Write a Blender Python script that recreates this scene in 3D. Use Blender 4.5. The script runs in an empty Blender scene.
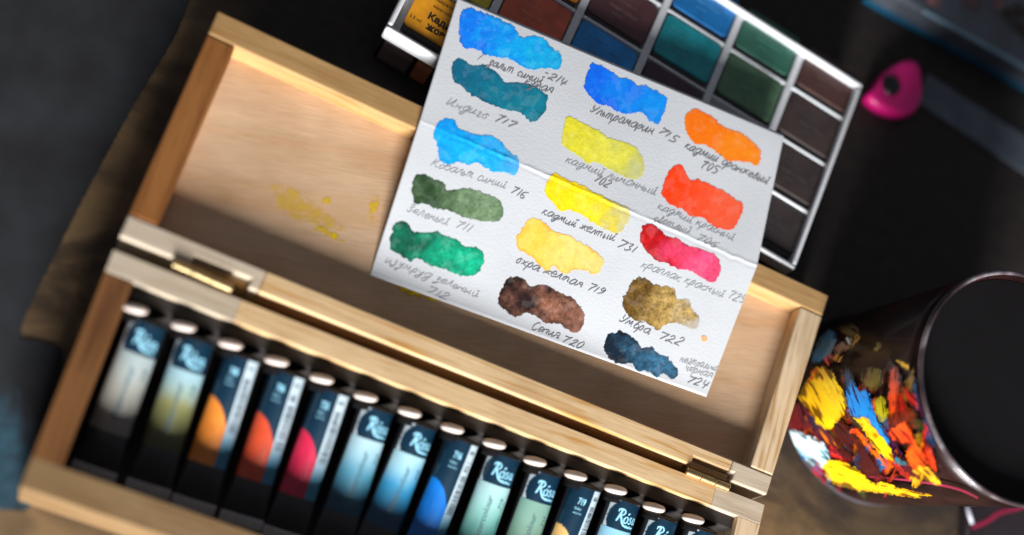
import bpy, bmesh, math, random
import numpy as np
from mathutils import Vector, Matrix, noise
random.seed(7)
rng = np.random.default_rng(3)
SC = 0.01                      # everything is written in centimetres and built in metres
scene = bpy.context.scene
COL = scene.collection

# ------------------------------------------------------------------ camera numbers (a 50 mm lens above the table)
CAM = np.array([-13.9637131, -22.3663365, 60.5721])
RX, RY, RZ = 0.169523177, -0.351124311, 0.280831177
F = 1422.0
CYO = 263.48
ZT = -3.2                      # table top; z = 0 is the rim of the wooden box

def rot(rx, ry, rz):
    cx, sx, cy, sy, cz, sz = np.cos(rx), np.sin(rx), np.cos(ry), np.sin(ry), np.cos(rz), np.sin(rz)
    return np.array([[cz, -sz, 0], [sz, cz, 0], [0, 0, 1]]) @ np.array([[cy, 0, sy], [0, 1, 0], [-sy, 0, cy]]) @ np.array([[1, 0, 0], [0, cx, -sx], [0, sx, cx]])
M = rot(RX, RY, RZ)

def rays(x, y):
    x = np.asarray(x, float); y = np.asarray(y, float)
    d = np.stack([(x - 512) / F, -(y - 267.5 - CYO) / F, -np.ones_like(x)], -1)
    return d @ M.T
def U(x, y, z):
    """point at height z that the photograph shows at pixel x, y (array friendly)"""
    d = rays(x, y)
    return CAM + d * ((z - CAM[2]) / d[..., 2])[..., None]

def lin(c):
    c = np.asarray(c, float) / 255.0
    return np.where(c <= 0.04045, c / 12.92, ((c + 0.055) / 1.055) ** 2.4)

# ------------------------------------------------------------------ materials
def new_mat(name):
    m = bpy.data.materials.new(name); m.use_nodes = True
    nt = m.node_tree; b = nt.nodes['Principled BSDF']
    return m, nt, b
def N(nt, typ, **kw):
    n = nt.nodes.new(typ)
    for k, v in kw.items():
        if k.startswith('i_'):
            n.inputs[k[2:].replace('_', ' ')].default_value = v
        else: setattr(n, k, v)
    return n
def ramp(nt, stops, fac):
    r = nt.nodes.new('ShaderNodeValToRGB')
    while len(r.color_ramp.elements) < len(stops): r.color_ramp.elements.new(0.5)
    for e, (p, c) in zip(r.color_ramp.elements, stops):
        e.position = p; e.color = (c[0], c[1], c[2], 1)
    nt.links.new(fac, r.inputs['Fac']); return r
def bump(nt, b, h, strength, dist):
    n = N(nt, 'ShaderNodeBump'); n.inputs['Strength'].default_value = strength; n.inputs['Distance'].default_value = dist
    nt.links.new(h, n.inputs['Height']); nt.links.new(n.outputs['Normal'], b.inputs['Normal'])

def plain(name, c, rough=0.5, vary=0.12, scale=300, metal=0, spec=0.5, coat=0.0, bmp=0.0, trans=0):
    m, nt, b = new_mat(name)
    tc = N(nt, 'ShaderNodeTexCoord'); nz = N(nt, 'ShaderNodeTexNoise'); nz.inputs['Scale'].default_value = scale; nz.inputs['Detail'].default_value = 5
    nt.links.new(tc.outputs['Object'], nz.inputs['Vector'])
    c = np.array(c[:3])
    r = ramp(nt, [(0.3, c * (1 - vary)), (0.7, np.minimum(c * (1 + vary), 1))], nz.outputs['Fac'])
    nt.links.new(r.outputs['Color'], b.inputs['Base Color'])
    b.inputs['Roughness'].default_value = rough; b.inputs['Metallic'].default_value = metal
    b.inputs['Specular IOR Level'].default_value = spec; b.inputs['Coat Weight'].default_value = coat
    b.inputs['Coat Roughness'].default_value = 0.08
    b.inputs['Transmission Weight'].default_value = trans
    if bmp: bump(nt, b, nz.outputs['Fac'], bmp, 0.0005)
    return m

def wood(name, angle, light, dark, sat=1.0, offset=0.0, knots=True, rings=260, rough=0.55):
    """pine: growth stripes along the plank's own direction, fine fibre and a few knots"""
    m, nt, b = new_mat(name); L = nt.links
    tc = N(nt, 'ShaderNodeTexCoord')
    mp = N(nt, 'ShaderNodeMapping'); mp.inputs['Rotation'].default_value = (0, 0, -angle); mp.inputs['Location'].default_value = (offset, offset * 1.7, offset * .6)
    L.new(tc.outputs['Object'], mp.inputs['Vector'])
    st = N(nt, 'ShaderNodeMapping'); st.inputs['Scale'].default_value = (0.055, 1, 1); L.new(mp.outputs['Vector'], st.inputs['Vector'])
    n1 = N(nt, 'ShaderNodeTexNoise'); n1.inputs['Scale'].default_value = rings; n1.inputs['Detail'].default_value = 2.5; n1.inputs['Distortion'].default_value = 0.6
    L.new(st.outputs['Vector'], n1.inputs['Vector'])
    st2 = N(nt, 'ShaderNodeMapping'); st2.inputs['Scale'].default_value = (0.03, 1, 1); L.new(mp.outputs['Vector'], st2.inputs['Vector'])
    n2 = N(nt, 'ShaderNodeTexNoise'); n2.inputs['Scale'].default_value = 2600; n2.inputs['Detail'].default_value = 4; L.new(st2.outputs['Vector'], n2.inputs['Vector'])
    n3 = N(nt, 'ShaderNodeTexNoise'); n3.inputs['Scale'].default_value = 28; n3.inputs['Detail'].default_value = 3; L.new(mp.outputs['Vector'], n3.inputs['Vector'])
    r1 = ramp(nt, [(0.32, dark), (0.48, np.array(light) * .93), (0.62, light)], n1.outputs['Fac'])
    mx = N(nt, 'ShaderNodeMix', data_type='RGBA', blend_type='MULTIPLY'); mx.inputs['Factor'].default_value = 0.45
    r2 = ramp(nt, [(0.35, (.62, .55, .48)), (0.62, (1, 1, 1))], n2.outputs['Fac'])
    L.new(r1.outputs['Color'], mx.inputs['A']); L.new(r2.outputs['Color'], mx.inputs['B'])
    mx2 = N(nt, 'ShaderNodeMix', data_type='RGBA', blend_type='MULTIPLY'); mx2.inputs['Factor'].default_value = 0.5
    r3 = ramp(nt, [(0.3, (.72, .62, .52)), (0.6, (1, 1, 1))], n3.outputs['Fac'])
    L.new(mx.outputs['Result'], mx2.inputs['A']); L.new(r3.outputs['Color'], mx2.inputs['B'])
    out = mx2.outputs['Result']
    if knots:
        vo = N(nt, 'ShaderNodeTexVoronoi'); vo.inputs['Scale'].default_value = 17
        stv = N(nt, 'ShaderNodeMapping'); stv.inputs['Scale'].default_value = (0.6, 1, .25); L.new(mp.outputs['Vector'], stv.inputs['Vector']); L.new(stv.outputs['Vector'], vo.inputs['Vector'])
        rk = ramp(nt, [(0.028, (.28, .17, .12)), (0.06, (1, 1, 1))], vo.outputs['Distance'])
        mk = N(nt, 'ShaderNodeMix', data_type='RGBA', blend_type='MULTIPLY'); mk.inputs['Factor'].default_value = 0.75
        L.new(out, mk.inputs['A']); L.new(rk.outputs['Color'], mk.inputs['B']); out = mk.outputs['Result']
    L.new(out, b.inputs['Base Color']); b.inputs['Roughness'].default_value = rough; b.inputs['Specular IOR Level'].default_value = 0.35
    bump(nt, b, n2.outputs['Fac'], 0.25, 0.0003)
    return m

def pigment(name, rough=0.75, spec=0.25, coat=0.0, bmp=0.15, bscale=900):
    """colour and cover stored per point of the mesh (the paint itself)"""
    m, nt, b = new_mat(name); L = nt.links
    at = N(nt, 'ShaderNodeAttribute', attribute_name='pigment'); L.new(at.outputs['Color'], b.inputs['Base Color'])
    L.new(at.outputs['Alpha'], b.inputs['Alpha'])
    b.inputs['Roughness'].default_value = rough; b.inputs['Specular IOR Level'].default_value = spec; b.inputs['Coat Weight'].default_value = coat
    tc = N(nt, 'ShaderNodeTexCoord'); nz = N(nt, 'ShaderNodeTexNoise'); nz.inputs['Scale'].default_value = bscale; nz.inputs['Detail'].default_value = 3
    L.new(tc.outputs['Object'], nz.inputs['Vector']); bump(nt, b, nz.outputs['Fac'], bmp, 0.0004)
    return m

PI = math.pi
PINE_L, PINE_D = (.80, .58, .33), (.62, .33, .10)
MAT = dict(
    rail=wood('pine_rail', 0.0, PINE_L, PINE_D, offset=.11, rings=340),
    rail_front=wood('pine_front_rail_shaded', 0.0, (.27, .175, .085), (.19, .11, .042), offset=.93),  # front rail darkened to imitate light falling off at the near left
    side_l2=wood('pine_side_shaded', PI / 2, (.21, .092, .030), (.13, .052, .018), offset=.37),  # tray's left wall, light falloff put into the wood colour
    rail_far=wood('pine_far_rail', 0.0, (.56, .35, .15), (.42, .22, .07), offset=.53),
    block=wood('pine_pale_block', 0.0, (.64, .55, .43), (.54, .44, .32), offset=.31, knots=False),
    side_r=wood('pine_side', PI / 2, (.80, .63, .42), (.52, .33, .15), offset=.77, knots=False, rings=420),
    side_l=wood('pine_side_amber_shaded', PI / 2, (.33, .135, .036), (.20, .075, .020), offset=.21),  # lid's left wall, shade of an inner face put into the colour
    panel=wood('plywood_panel', 0.25, (.80, .55, .35), (.74, .47, .27), offset=.41, rings=60),
    brass=plain('brass', (.72, .55, .28), .28, .15, 500, metal=1.0),
    brass_dark=plain('shaded_brass', (.07, .05, .03), .6, .3, 500, metal=.5),  # hinge leaf, shade of the recess put into its colour
    dark=plain('dark_tray_shade', (.02, .016, .014), .8),  # tray floor and lining, near-black colour imitates deep shade
)

# ------------------------------------------------------------------ mesh helpers (cm in, metres out)
class MB:
    def __init__(s): s.v = []; s.f = []; s.mi = []; s.sm = []
    def add(s, vs, fs, mi=0, smooth=False):
        o = len(s.v); s.v += [tuple(map(float, p)) for p in vs]
        for f in fs: s.f.append(tuple(o + i for i in f)); s.mi.append(mi); s.sm.append(smooth)
        return s
    def prism(s, poly, z0, z1, mi=0):
        """poly: counter-clockwise footprint; z0/z1 numbers"""
        n = len(poly)
        vs = [(p[0], p[1], z0) for p in poly] + [(p[0], p[1], z1) for p in poly]
        fs = [tuple(range(n))[::-1], tuple(range(n, 2 * n))] + [(i, (i + 1) % n, n + (i + 1) % n, n + i) for i in range(n)]
        return s.add(vs, fs, mi)
    def lathe(s, prof, axis_o, ax, seg=32, mi=0, smooth=True):
        """prof: (distance along axis, radius)"""
        ax = Vector(ax).normalized(); t = ax.orthogonal().normalized(); u = ax.cross(t); o = Vector(axis_o)
        vs = []; fs = []
        for (d, r) in prof:
            for k in range(seg):
                a = 2 * PI * k / seg; vs.append(o + ax * d + (t * math.cos(a) + u * math.sin(a)) * r)
        for j in range(len(prof) - 1):
            for k in range(seg):
                k2 = (k + 1) % seg; fs.append((j * seg + k, j * seg + k2, (j + 1) * seg + k2, (j + 1) * seg + k))
        return s.add(vs, fs, mi, smooth)
    def build(s, name, mats, parent=None, bevel=0.0, seg=2, recalc=True):
        me = bpy.data.meshes.new(name)
        off = np.zeros(3) if parent is None else ORIGIN.get(parent.name, np.zeros(3))
        me.from_pydata([((p[0] - off[0]) * SC, (p[1] - off[1]) * SC, (p[2] - off[2]) * SC) for p in s.v], [], s.f)
        for m in (mats if isinstance(mats, (list, tuple)) else [mats]): me.materials.append(m)
        me.polygons.foreach_set('material_index', s.mi); me.polygons.foreach_set('use_smooth', s.sm)
        if recalc:
            bm = bmesh.new(); bm.from_mesh(me); bmesh.ops.remove_doubles(bm, verts=bm.verts, dist=1e-7)
            bmesh.ops.recalc_face_normals(bm, faces=bm.faces); bm.to_mesh(me); bm.free()
        o = bpy.data.objects.new(name, me); COL.objects.link(o)
        if parent is not None:
            o.parent = parent; ORIGIN[o.name] = off
        if bevel:
            md = o.modifiers.new('soft_edges', 'BEVEL'); md.width = bevel * SC; md.segments = seg; md.limit_method = 'ANGLE'; md.angle_limit = math.radians(40)
            md.harden_normals = False
        return o
ORIGIN = {}
def tag(o, label=None, cat=None, group=None, kind=None):
    for k, v in (('label', label), ('category', cat), ('group', group), ('kind', kind)):
        if v: o[k] = v
    return o
def thing(name, at, label, cat, group=None):
    o = bpy.data.objects.new(name, None); o.empty_display_size = .02; COL.objects.link(o)
    o.location = (at[0] * SC, at[1] * SC, at[2] * SC); ORIGIN[o.name] = np.array(at, float)
    return tag(o, label, cat, group)

def seg_dist(P, poly):
    """signed distance (px) of points P to the polygon, positive inside"""
    poly = np.asarray(poly, float); n = len(poly)
    d = np.full(len(P), 1e9); ins = np.zeros(len(P), bool)
    for i in range(n):
        a, b = poly[i], poly[(i + 1) % n]; ab = b - a
        t = np.clip(((P - a) @ ab) / max(ab @ ab, 1e-9), 0, 1)
        d = np.minimum(d, np.hypot(*(P - a - t[:, None] * ab).T))
        c = ((a[1] > P[:, 1]) != (b[1] > P[:, 1]))
        with np.errstate(divide='ignore', invalid='ignore'):
            xi = (b[0] - a[0]) * (P[:, 1] - a[1]) / (b[1] - a[1]) + a[0]
        ins ^= c & (P[:, 0] < xi)
    return np.where(ins, d, -d)
def smooth_poly(poly, k=6):
    p = np.asarray(poly, float); n = len(p); out = []
    for i in range(n):
        a, b, c, d = p[i - 1], p[i], p[(i + 1) % n], p[(i + 2) % n]
        for j in range(k):
            t = j / k
            out.append(.5 * (2 * b + (c - a) * t + (2 * a - 5 * b + 4 * c - d) * t * t + (3 * b - a - 3 * c + d) * t ** 3))
    return np.array(out)
def fnoise(P, scale, seed=0.0, octv=3):
    return np.array([noise.fractal((x * scale + seed, y * scale - seed * .7, seed), 1.0, 2.0, octv) for x, y in P])
def sstep(a, b, x):
    t = np.clip((x - a) / (b - a), 0, 1); return t * t * (3 - 2 * t)

def painted_patch(name, poly, surf, colour, mat, parent, step=0.8, fringe=1.0, seed=0.0, label=None, ok=None):
    """a film of paint with a ragged edge lying on a surface: surf(x, y) -> points; colour(P, sd, t, seed) -> rgba"""
    poly = smooth_poly(poly, 4)
    x0, y0 = poly.min(0) - 3; x1, y1 = poly.max(0) + 3
    nx, ny = int((x1 - x0) / step) + 1, int((y1 - y0) / step) + 1
    gx, gy = np.meshgrid(x0 + step * np.arange(nx), y0 + step * np.arange(ny))
    P = np.stack([gx.ravel(), gy.ravel()], 1)
    sd = seg_dist(P, poly); near = sd > -3.5
    nz = np.zeros(len(P)); nz[near] = fnoise(P[near], 0.22, seed) * 1.5 * fringe + fnoise(P[near], 0.7, seed + 5, 2) * .6 * fringe
    sd = sd + nz
    keep = (sd > -0.9) & near
    col = np.zeros((len(P), 4)); col[keep] = colour(P[keep], sd[keep], seed)
    keep &= col[:, 3] > 0.02
    if ok is not None: keep &= ok(P[:, 0], P[:, 1])
    idx = -np.ones(len(P), int)
    k2 = keep.reshape(ny, nx); quad = k2[:-1, :-1] & k2[1:, :-1] & k2[:-1, 1:] & k2[1:, 1:]
    used = np.zeros((ny, nx), bool); used[:-1, :-1] |= quad; used[1:, :-1] |= quad; used[:-1, 1:] |= quad; used[1:, 1:] |= quad
    u = used.ravel(); idx[u] = np.arange(u.sum())
    pts = surf(P[u, 0], P[u, 1]); I = idx.reshape(ny, nx)
    q = np.argwhere(quad)
    faces = [(I[a + 1, b], I[a + 1, b + 1], I[a, b + 1], I[a, b]) for a, b in q]
    mb = MB(); mb.add(pts, faces, 0, True)
    o = mb.build(name, mat, parent, recalc=False)
    at = o.data.color_attributes.new('pigment', 'FLOAT_COLOR', 'POINT')
    at.data.foreach_set('color', col[u].astype(np.float32).ravel())
    if label: o['label'] = label
    return o

# ------------------------------------------------------------------ table
def table_material():
    m, nt, b = new_mat('stained_board'); L = nt.links
    tc = N(nt, 'ShaderNodeTexCoord')
    n1 = N(nt, 'ShaderNodeTexNoise'); n1.inputs['Scale'].default_value = 22; n1.inputs['Detail'].default_value = 6; n1.inputs['Roughness'].default_value = .6; n1.inputs['Distortion'].default_value = 1.2
    mp = N(nt, 'ShaderNodeMapping'); mp.inputs['Rotation'].default_value = (0, 0, math.radians(-62)); mp.inputs['Scale'].default_value = (.45, 1, 1)
    L.new(tc.outputs['Object'], mp.inputs['Vector']); L.new(mp.outputs['Vector'], n1.inputs['Vector'])
    n2 = N(nt, 'ShaderNodeTexNoise'); n2.inputs['Scale'].default_value = 130; n2.inputs['Detail'].default_value = 5; L.new(tc.outputs['Object'], n2.inputs['Vector'])
    base = ramp(nt, [(.3, (.023, .0195, .019)), (.7, (.038, .029, .025))], n2.outputs['Fac'])
    gold = ramp(nt, [(.28, (.030, .023, .017)), (.44, (.095, .062, .035)), (.58, (.21, .135, .066)), (.75, (.12, .078, .042))], n1.outputs['Fac'])
    # a worn, ochre-smeared border of the board along its front and left edges
    sx = N(nt, 'ShaderNodeSeparateXYZ'); L.new(tc.outputs['Object'], sx.inputs['Vector'])
    a1 = N(nt, 'ShaderNodeMapRange'); a1.inputs['From Min'].default_value = .06; a1.inputs['From Max'].default_value = .0
    L.new(sx.outputs['Y'], a1.inputs['Value'])
    a2 = N(nt, 'ShaderNodeMapRange'); a2.inputs['From Min'].default_value = -.14; a2.inputs['From Max'].default_value = -.175
    L.new(sx.outputs['X'], a2.inputs['Value'])
    mxm = N(nt, 'ShaderNodeMath', operation='MAXIMUM'); 
    n3 = N(nt, 'ShaderNodeTexNoise'); n3.inputs['Scale'].default_value = 30; n3.inputs['Detail'].default_value = 4; L.new(tc.outputs['Object'], n3.inputs['Vector'])
    ad = N(nt, 'ShaderNodeMath', operation='MULTIPLY'); r3 = N(nt, 'ShaderNodeMapRange'); r3.inputs['From Min'].default_value = .3; r3.inputs['From Max'].default_value = .55; L.new(n3.outputs['Fac'], r3.inputs['Value'])
    L.new(a1.outputs['Result'], ad.inputs[0]); L.new(r3.outputs['Result'], ad.inputs[1])
    mx = N(nt, 'ShaderNodeMix', data_type='RGBA'); L.new(ad.outputs['Value'], mxm.inputs[0]); L.new(a2.outputs['Result'], mxm.inputs[1]); L.new(mxm.outputs['Value'], mx.inputs['Factor']); L.new(base.outputs['Color'], mx.inputs['A']); L.new(gold.outputs['Color'], mx.inputs['B'])
    L.new(mx.outputs['Result'], b.inputs['Base Color']); b.inputs['Roughness'].default_value = .62; b.inputs['Specular IOR Level'].default_value = .3
    bump(nt, b, n1.outputs['Fac'], .3, .002)
    return m
mb = MB(); mb.prism([(-90, -70), (110, -70), (110, 110), (-90, 110)], ZT - 3, ZT)
tag(mb.build('table', table_material()), kind='structure')

# ------------------------------------------------------------------ dark cloth on the left of the table
def vcol_grid(name, poly, surf, colour, mat, step, thick=None):
    return painted_patch(name, poly, surf, colour, mat, None, step=step, fringe=1.2, seed=2.3)
def cloth_surf(x, y):
    p = U(x, y, ZT + .06)
    P = p[:, :2]
    p[:, 2] += .05 * fnoise(P, .22, 4.0, 2) + .02
    return p
def cloth_col(P, sd, seed):
    n = fnoise(P, .02, 1.0, 3) * .5 + .5; w = fnoise(P, .35, 8.0, 2) * .06
    c0, c1 = np.array([.021, .021, .0225]), np.array([.036, .039, .044])
    c = c0 + (c1 - c0) * np.clip(n + w, 0, 1)[:, None]
    bl = seg_dist(P, [(-60, 480), (-60, 420), (3, 408), (16, 430), (26, 455), (36, 490), (40, 506), (10, 508), (-30, 500)])
    k = .7 * sstep(-26, 16, bl + fnoise(P * np.array([1., .45]), .09, 3.0, 3) * 16)[:, None]
    c = c * (1 - k) + np.array([.035, .09, .13]) * (1 + .35 * fnoise(P, .1, 6.0, 2))[:, None] * k
    return np.concatenate([c, np.ones((len(P), 1))], 1)
cl = painted_patch('cloth', [(250, -120), (192, -5), (174, 38), (134, 105), (94, 178), (55, 255), (20, 330), (34, 340), (52, 345), (62, 352), (60, 380), (52, 420), (40, 470), (30, 506), (10, 510), (-60, 500), (-160, 480), (-160, 200), (-100, -120)],
                   cloth_surf, cloth_col, pigment('slate_cloth', .95, .1, bmp=.5, bscale=1600), None, step=1.2, fringe=.35, seed=2.3)
tag(cl, 'dark slate-grey cloth with a blue patch, lying left of the wooden paint box', 'cloth')

# ------------------------------------------------------------------ wooden box: tray and opened lid
box = thing('paint_box', (-2, 1, ZT), 'pale pine paint box with brass hinges, its lid opened flat', 'paint box')
def bil(c, u, w):
    """c: corners BL, BR, TR, TL"""
    c = [np.array(p) for p in c]
    return (c[0] * (1 - u) + c[1] * u) * (1 - w) + (c[3] * (1 - u) + c[2] * u) * w
def frame(corners, tw, tn, tf, ts, mats, name, zt, zb, zfloor, zfb, joints, notches=(), near_notch=None):
    """corners BL,BR,TR,TL of the outer outline at the rim; near/far/side wall thickness in cm"""
    BL, BR, TR, TL = [np.array(p[:2]) for p in corners]
    Ln = np.linalg.norm(BR - BL); D = np.linalg.norm(TL - BL)
    un, wf = tn / D, tf / D; us = ts / Ln
    q = lambda u, w: bil((BL, BR, TR, TL), u, w)
    mb = MB()
    def wall(u0, u1, w0, w1, mi): mb.prism([q(u0, w0), q(u1, w0), q(u1, w1), q(u0, w1)], zb, zt, mi)
    return mb, q, us, un, wf, wall
# tray
tray = [U(22, 487, 0), None, None, None]
L0, D0 = 33.0, 11.0
T_BL, T_BR, T_TR, T_TL = (-16.5, -D0), (16.5, -D0), (16.5, .1), (-16.35, .1)
mb, q, us, un, wf, wall = frame((T_BL, T_BR, T_TR, T_TL), 0, 1.35, 1.05, 1.25, None, 'tray', 0, ZT, 0, 0, ())
G = .0007
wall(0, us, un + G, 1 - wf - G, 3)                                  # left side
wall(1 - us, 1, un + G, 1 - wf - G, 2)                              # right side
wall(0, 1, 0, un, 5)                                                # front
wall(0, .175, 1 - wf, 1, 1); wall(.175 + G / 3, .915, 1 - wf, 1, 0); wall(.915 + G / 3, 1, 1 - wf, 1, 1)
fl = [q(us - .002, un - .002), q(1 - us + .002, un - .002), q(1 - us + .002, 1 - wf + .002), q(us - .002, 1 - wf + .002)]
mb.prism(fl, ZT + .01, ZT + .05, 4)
mb.prism([q(us + .001, 1 - wf - .055), q(1 - us - .001, 1 - wf - .055), q(1 - us - .001, 1 - wf - .0005), q(us + .001, 1 - wf - .0005)], ZT + .052, -.42, 4)  # added strip along the hinge wall, dark in place of shade behind the caps
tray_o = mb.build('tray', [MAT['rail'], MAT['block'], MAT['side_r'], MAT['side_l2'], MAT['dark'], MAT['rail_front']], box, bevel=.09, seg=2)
tray_o['label'] = 'deep lower half of the box that holds the paint tubes'
# lid
lc = [U(119, 236, 0), U(767, 495, 0), U(829, 295, 0), U(218, 10, 0)]
mb, q, us, un, wf, wall = frame(lc, 0, 1.1, 1.3, 1.3, None, 'lid', 0, ZT, 0, 0, ())
def prismq(u0, u1, w0, w1, z0, z1, mi): mb.prism([q(u0, w0), q(u1, w0), q(u1, w1), q(u0, w1)], z0, z1, mi)
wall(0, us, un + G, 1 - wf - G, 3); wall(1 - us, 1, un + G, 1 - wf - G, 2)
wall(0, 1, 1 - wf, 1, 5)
h0, h1, h2, h3 = .098, .178, .868, .938                             # hinge notches along the hinge rail
nn = un * .42
def railpoly(pts, mi): mb.prism([q(*p) for p in pts], ZT, 0, mi)
railpoly([(0, 0), (h0, 0), (h0, nn), (h1, nn), (h1, 0), (.192, 0), (.192, un), (0, un)], 1)
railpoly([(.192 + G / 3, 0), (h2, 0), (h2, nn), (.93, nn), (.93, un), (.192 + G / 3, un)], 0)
railpoly([(.93 + G / 3, nn), (h3, nn), (h3, 0), (1, 0), (1, un), (.93 + G / 3, un)], 1)
prismq(h0 + G, h1 - G, .003, nn - G, ZT, -.5, 0); prismq(h2 + G, h3 - G, .003, nn - G, ZT, -.5, 0)
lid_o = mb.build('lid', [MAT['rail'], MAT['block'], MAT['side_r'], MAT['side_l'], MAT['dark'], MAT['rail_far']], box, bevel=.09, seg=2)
lid_o['label'] = 'shallow opened lid under the colour chart'
LIDZ = -1.1
mb = MB(); mb.prism([q(us - .003, un - .003), q(1 - us + .003, un - .003), q(1 - us + .003, 1 - wf + .003), q(us - .003, 1 - wf + .003)], LIDZ - .4, LIDZ)
pan_o = mb.build('lid_panel', MAT['panel'], lid_o)
# yellow paint stains on the panel
pg = pigment('dry_paint', .6, .3)
def stain_col(rgb, cover):
    def f(P, sd, seed):
        a = sstep(-.8, 4, sd) * cover * np.clip(.65 + fnoise(P, .12, seed, 3), 0, 1)
        return np.concatenate([np.tile(np.array(rgb), (len(P), 1)), a[:, None]], 1)
    return f
sp = lambda x, y: U(x, y, LIDZ + .012)
for k, (pl, cov) in enumerate([([(318, 224), (332, 230), (345, 240), (340, 244), (325, 236), (314, 230)], .9), ([(322, 198), (331, 196), (330, 204), (322, 206)], .8),
                               ([(270, 185), (300, 190), (330, 215), (350, 232), (320, 228), (285, 215)], .3), ([(371, 196), (380, 200), (374, 222), (368, 218)], .55), ([(393, 283), (408, 284), (442, 297), (436, 303), (405, 294)], .8)]):
    painted_patch('paint_stain', pl, sp, stain_col((.86, .60, .0), cov * 1.4), pg, pan_o, step=1.2, fringe=1.5, seed=k * 3.1)
# hinges
for i, (a, b2) in enumerate((((173, 263), (232, 289)), ((686, 471), (729, 488)))):
    p, r = U(*a, .02), U(*b2, .02); p[2] = r[2] = .02
    d = Vector(r - p); ln = d.length
    mb = MB(); nk = 3
    for k in range(nk):
        s0, s1 = ln * k / nk + .015, ln * (k + 1) / nk - .015
        mb.lathe([(s0, .0), (s0, .2), (s1, .2), (s1, .0)], p, d, 20, 0, False)
    hg = mb.build('hinge', MAT['brass'], box, bevel=.02)
    dn = d.normalized(); nrm = Vector((-dn.y, dn.x, 0))
    mb = MB(); a0 = Vector(p) + nrm * .16; a1 = a0 + d; mb.prism([a0, a1, a1 + nrm * .24, a0 + nrm * .24], -.495, -.42)
    mb.build('leaf', MAT['brass_dark'], hg)
    mb = MB(); mb.lathe([(-.01, .0), (-.01, .11), (ln + .01, .11), (ln + .01, 0)], p, d, 12, 0, False); mb.build('pin', MAT['brass'], hg)

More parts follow.
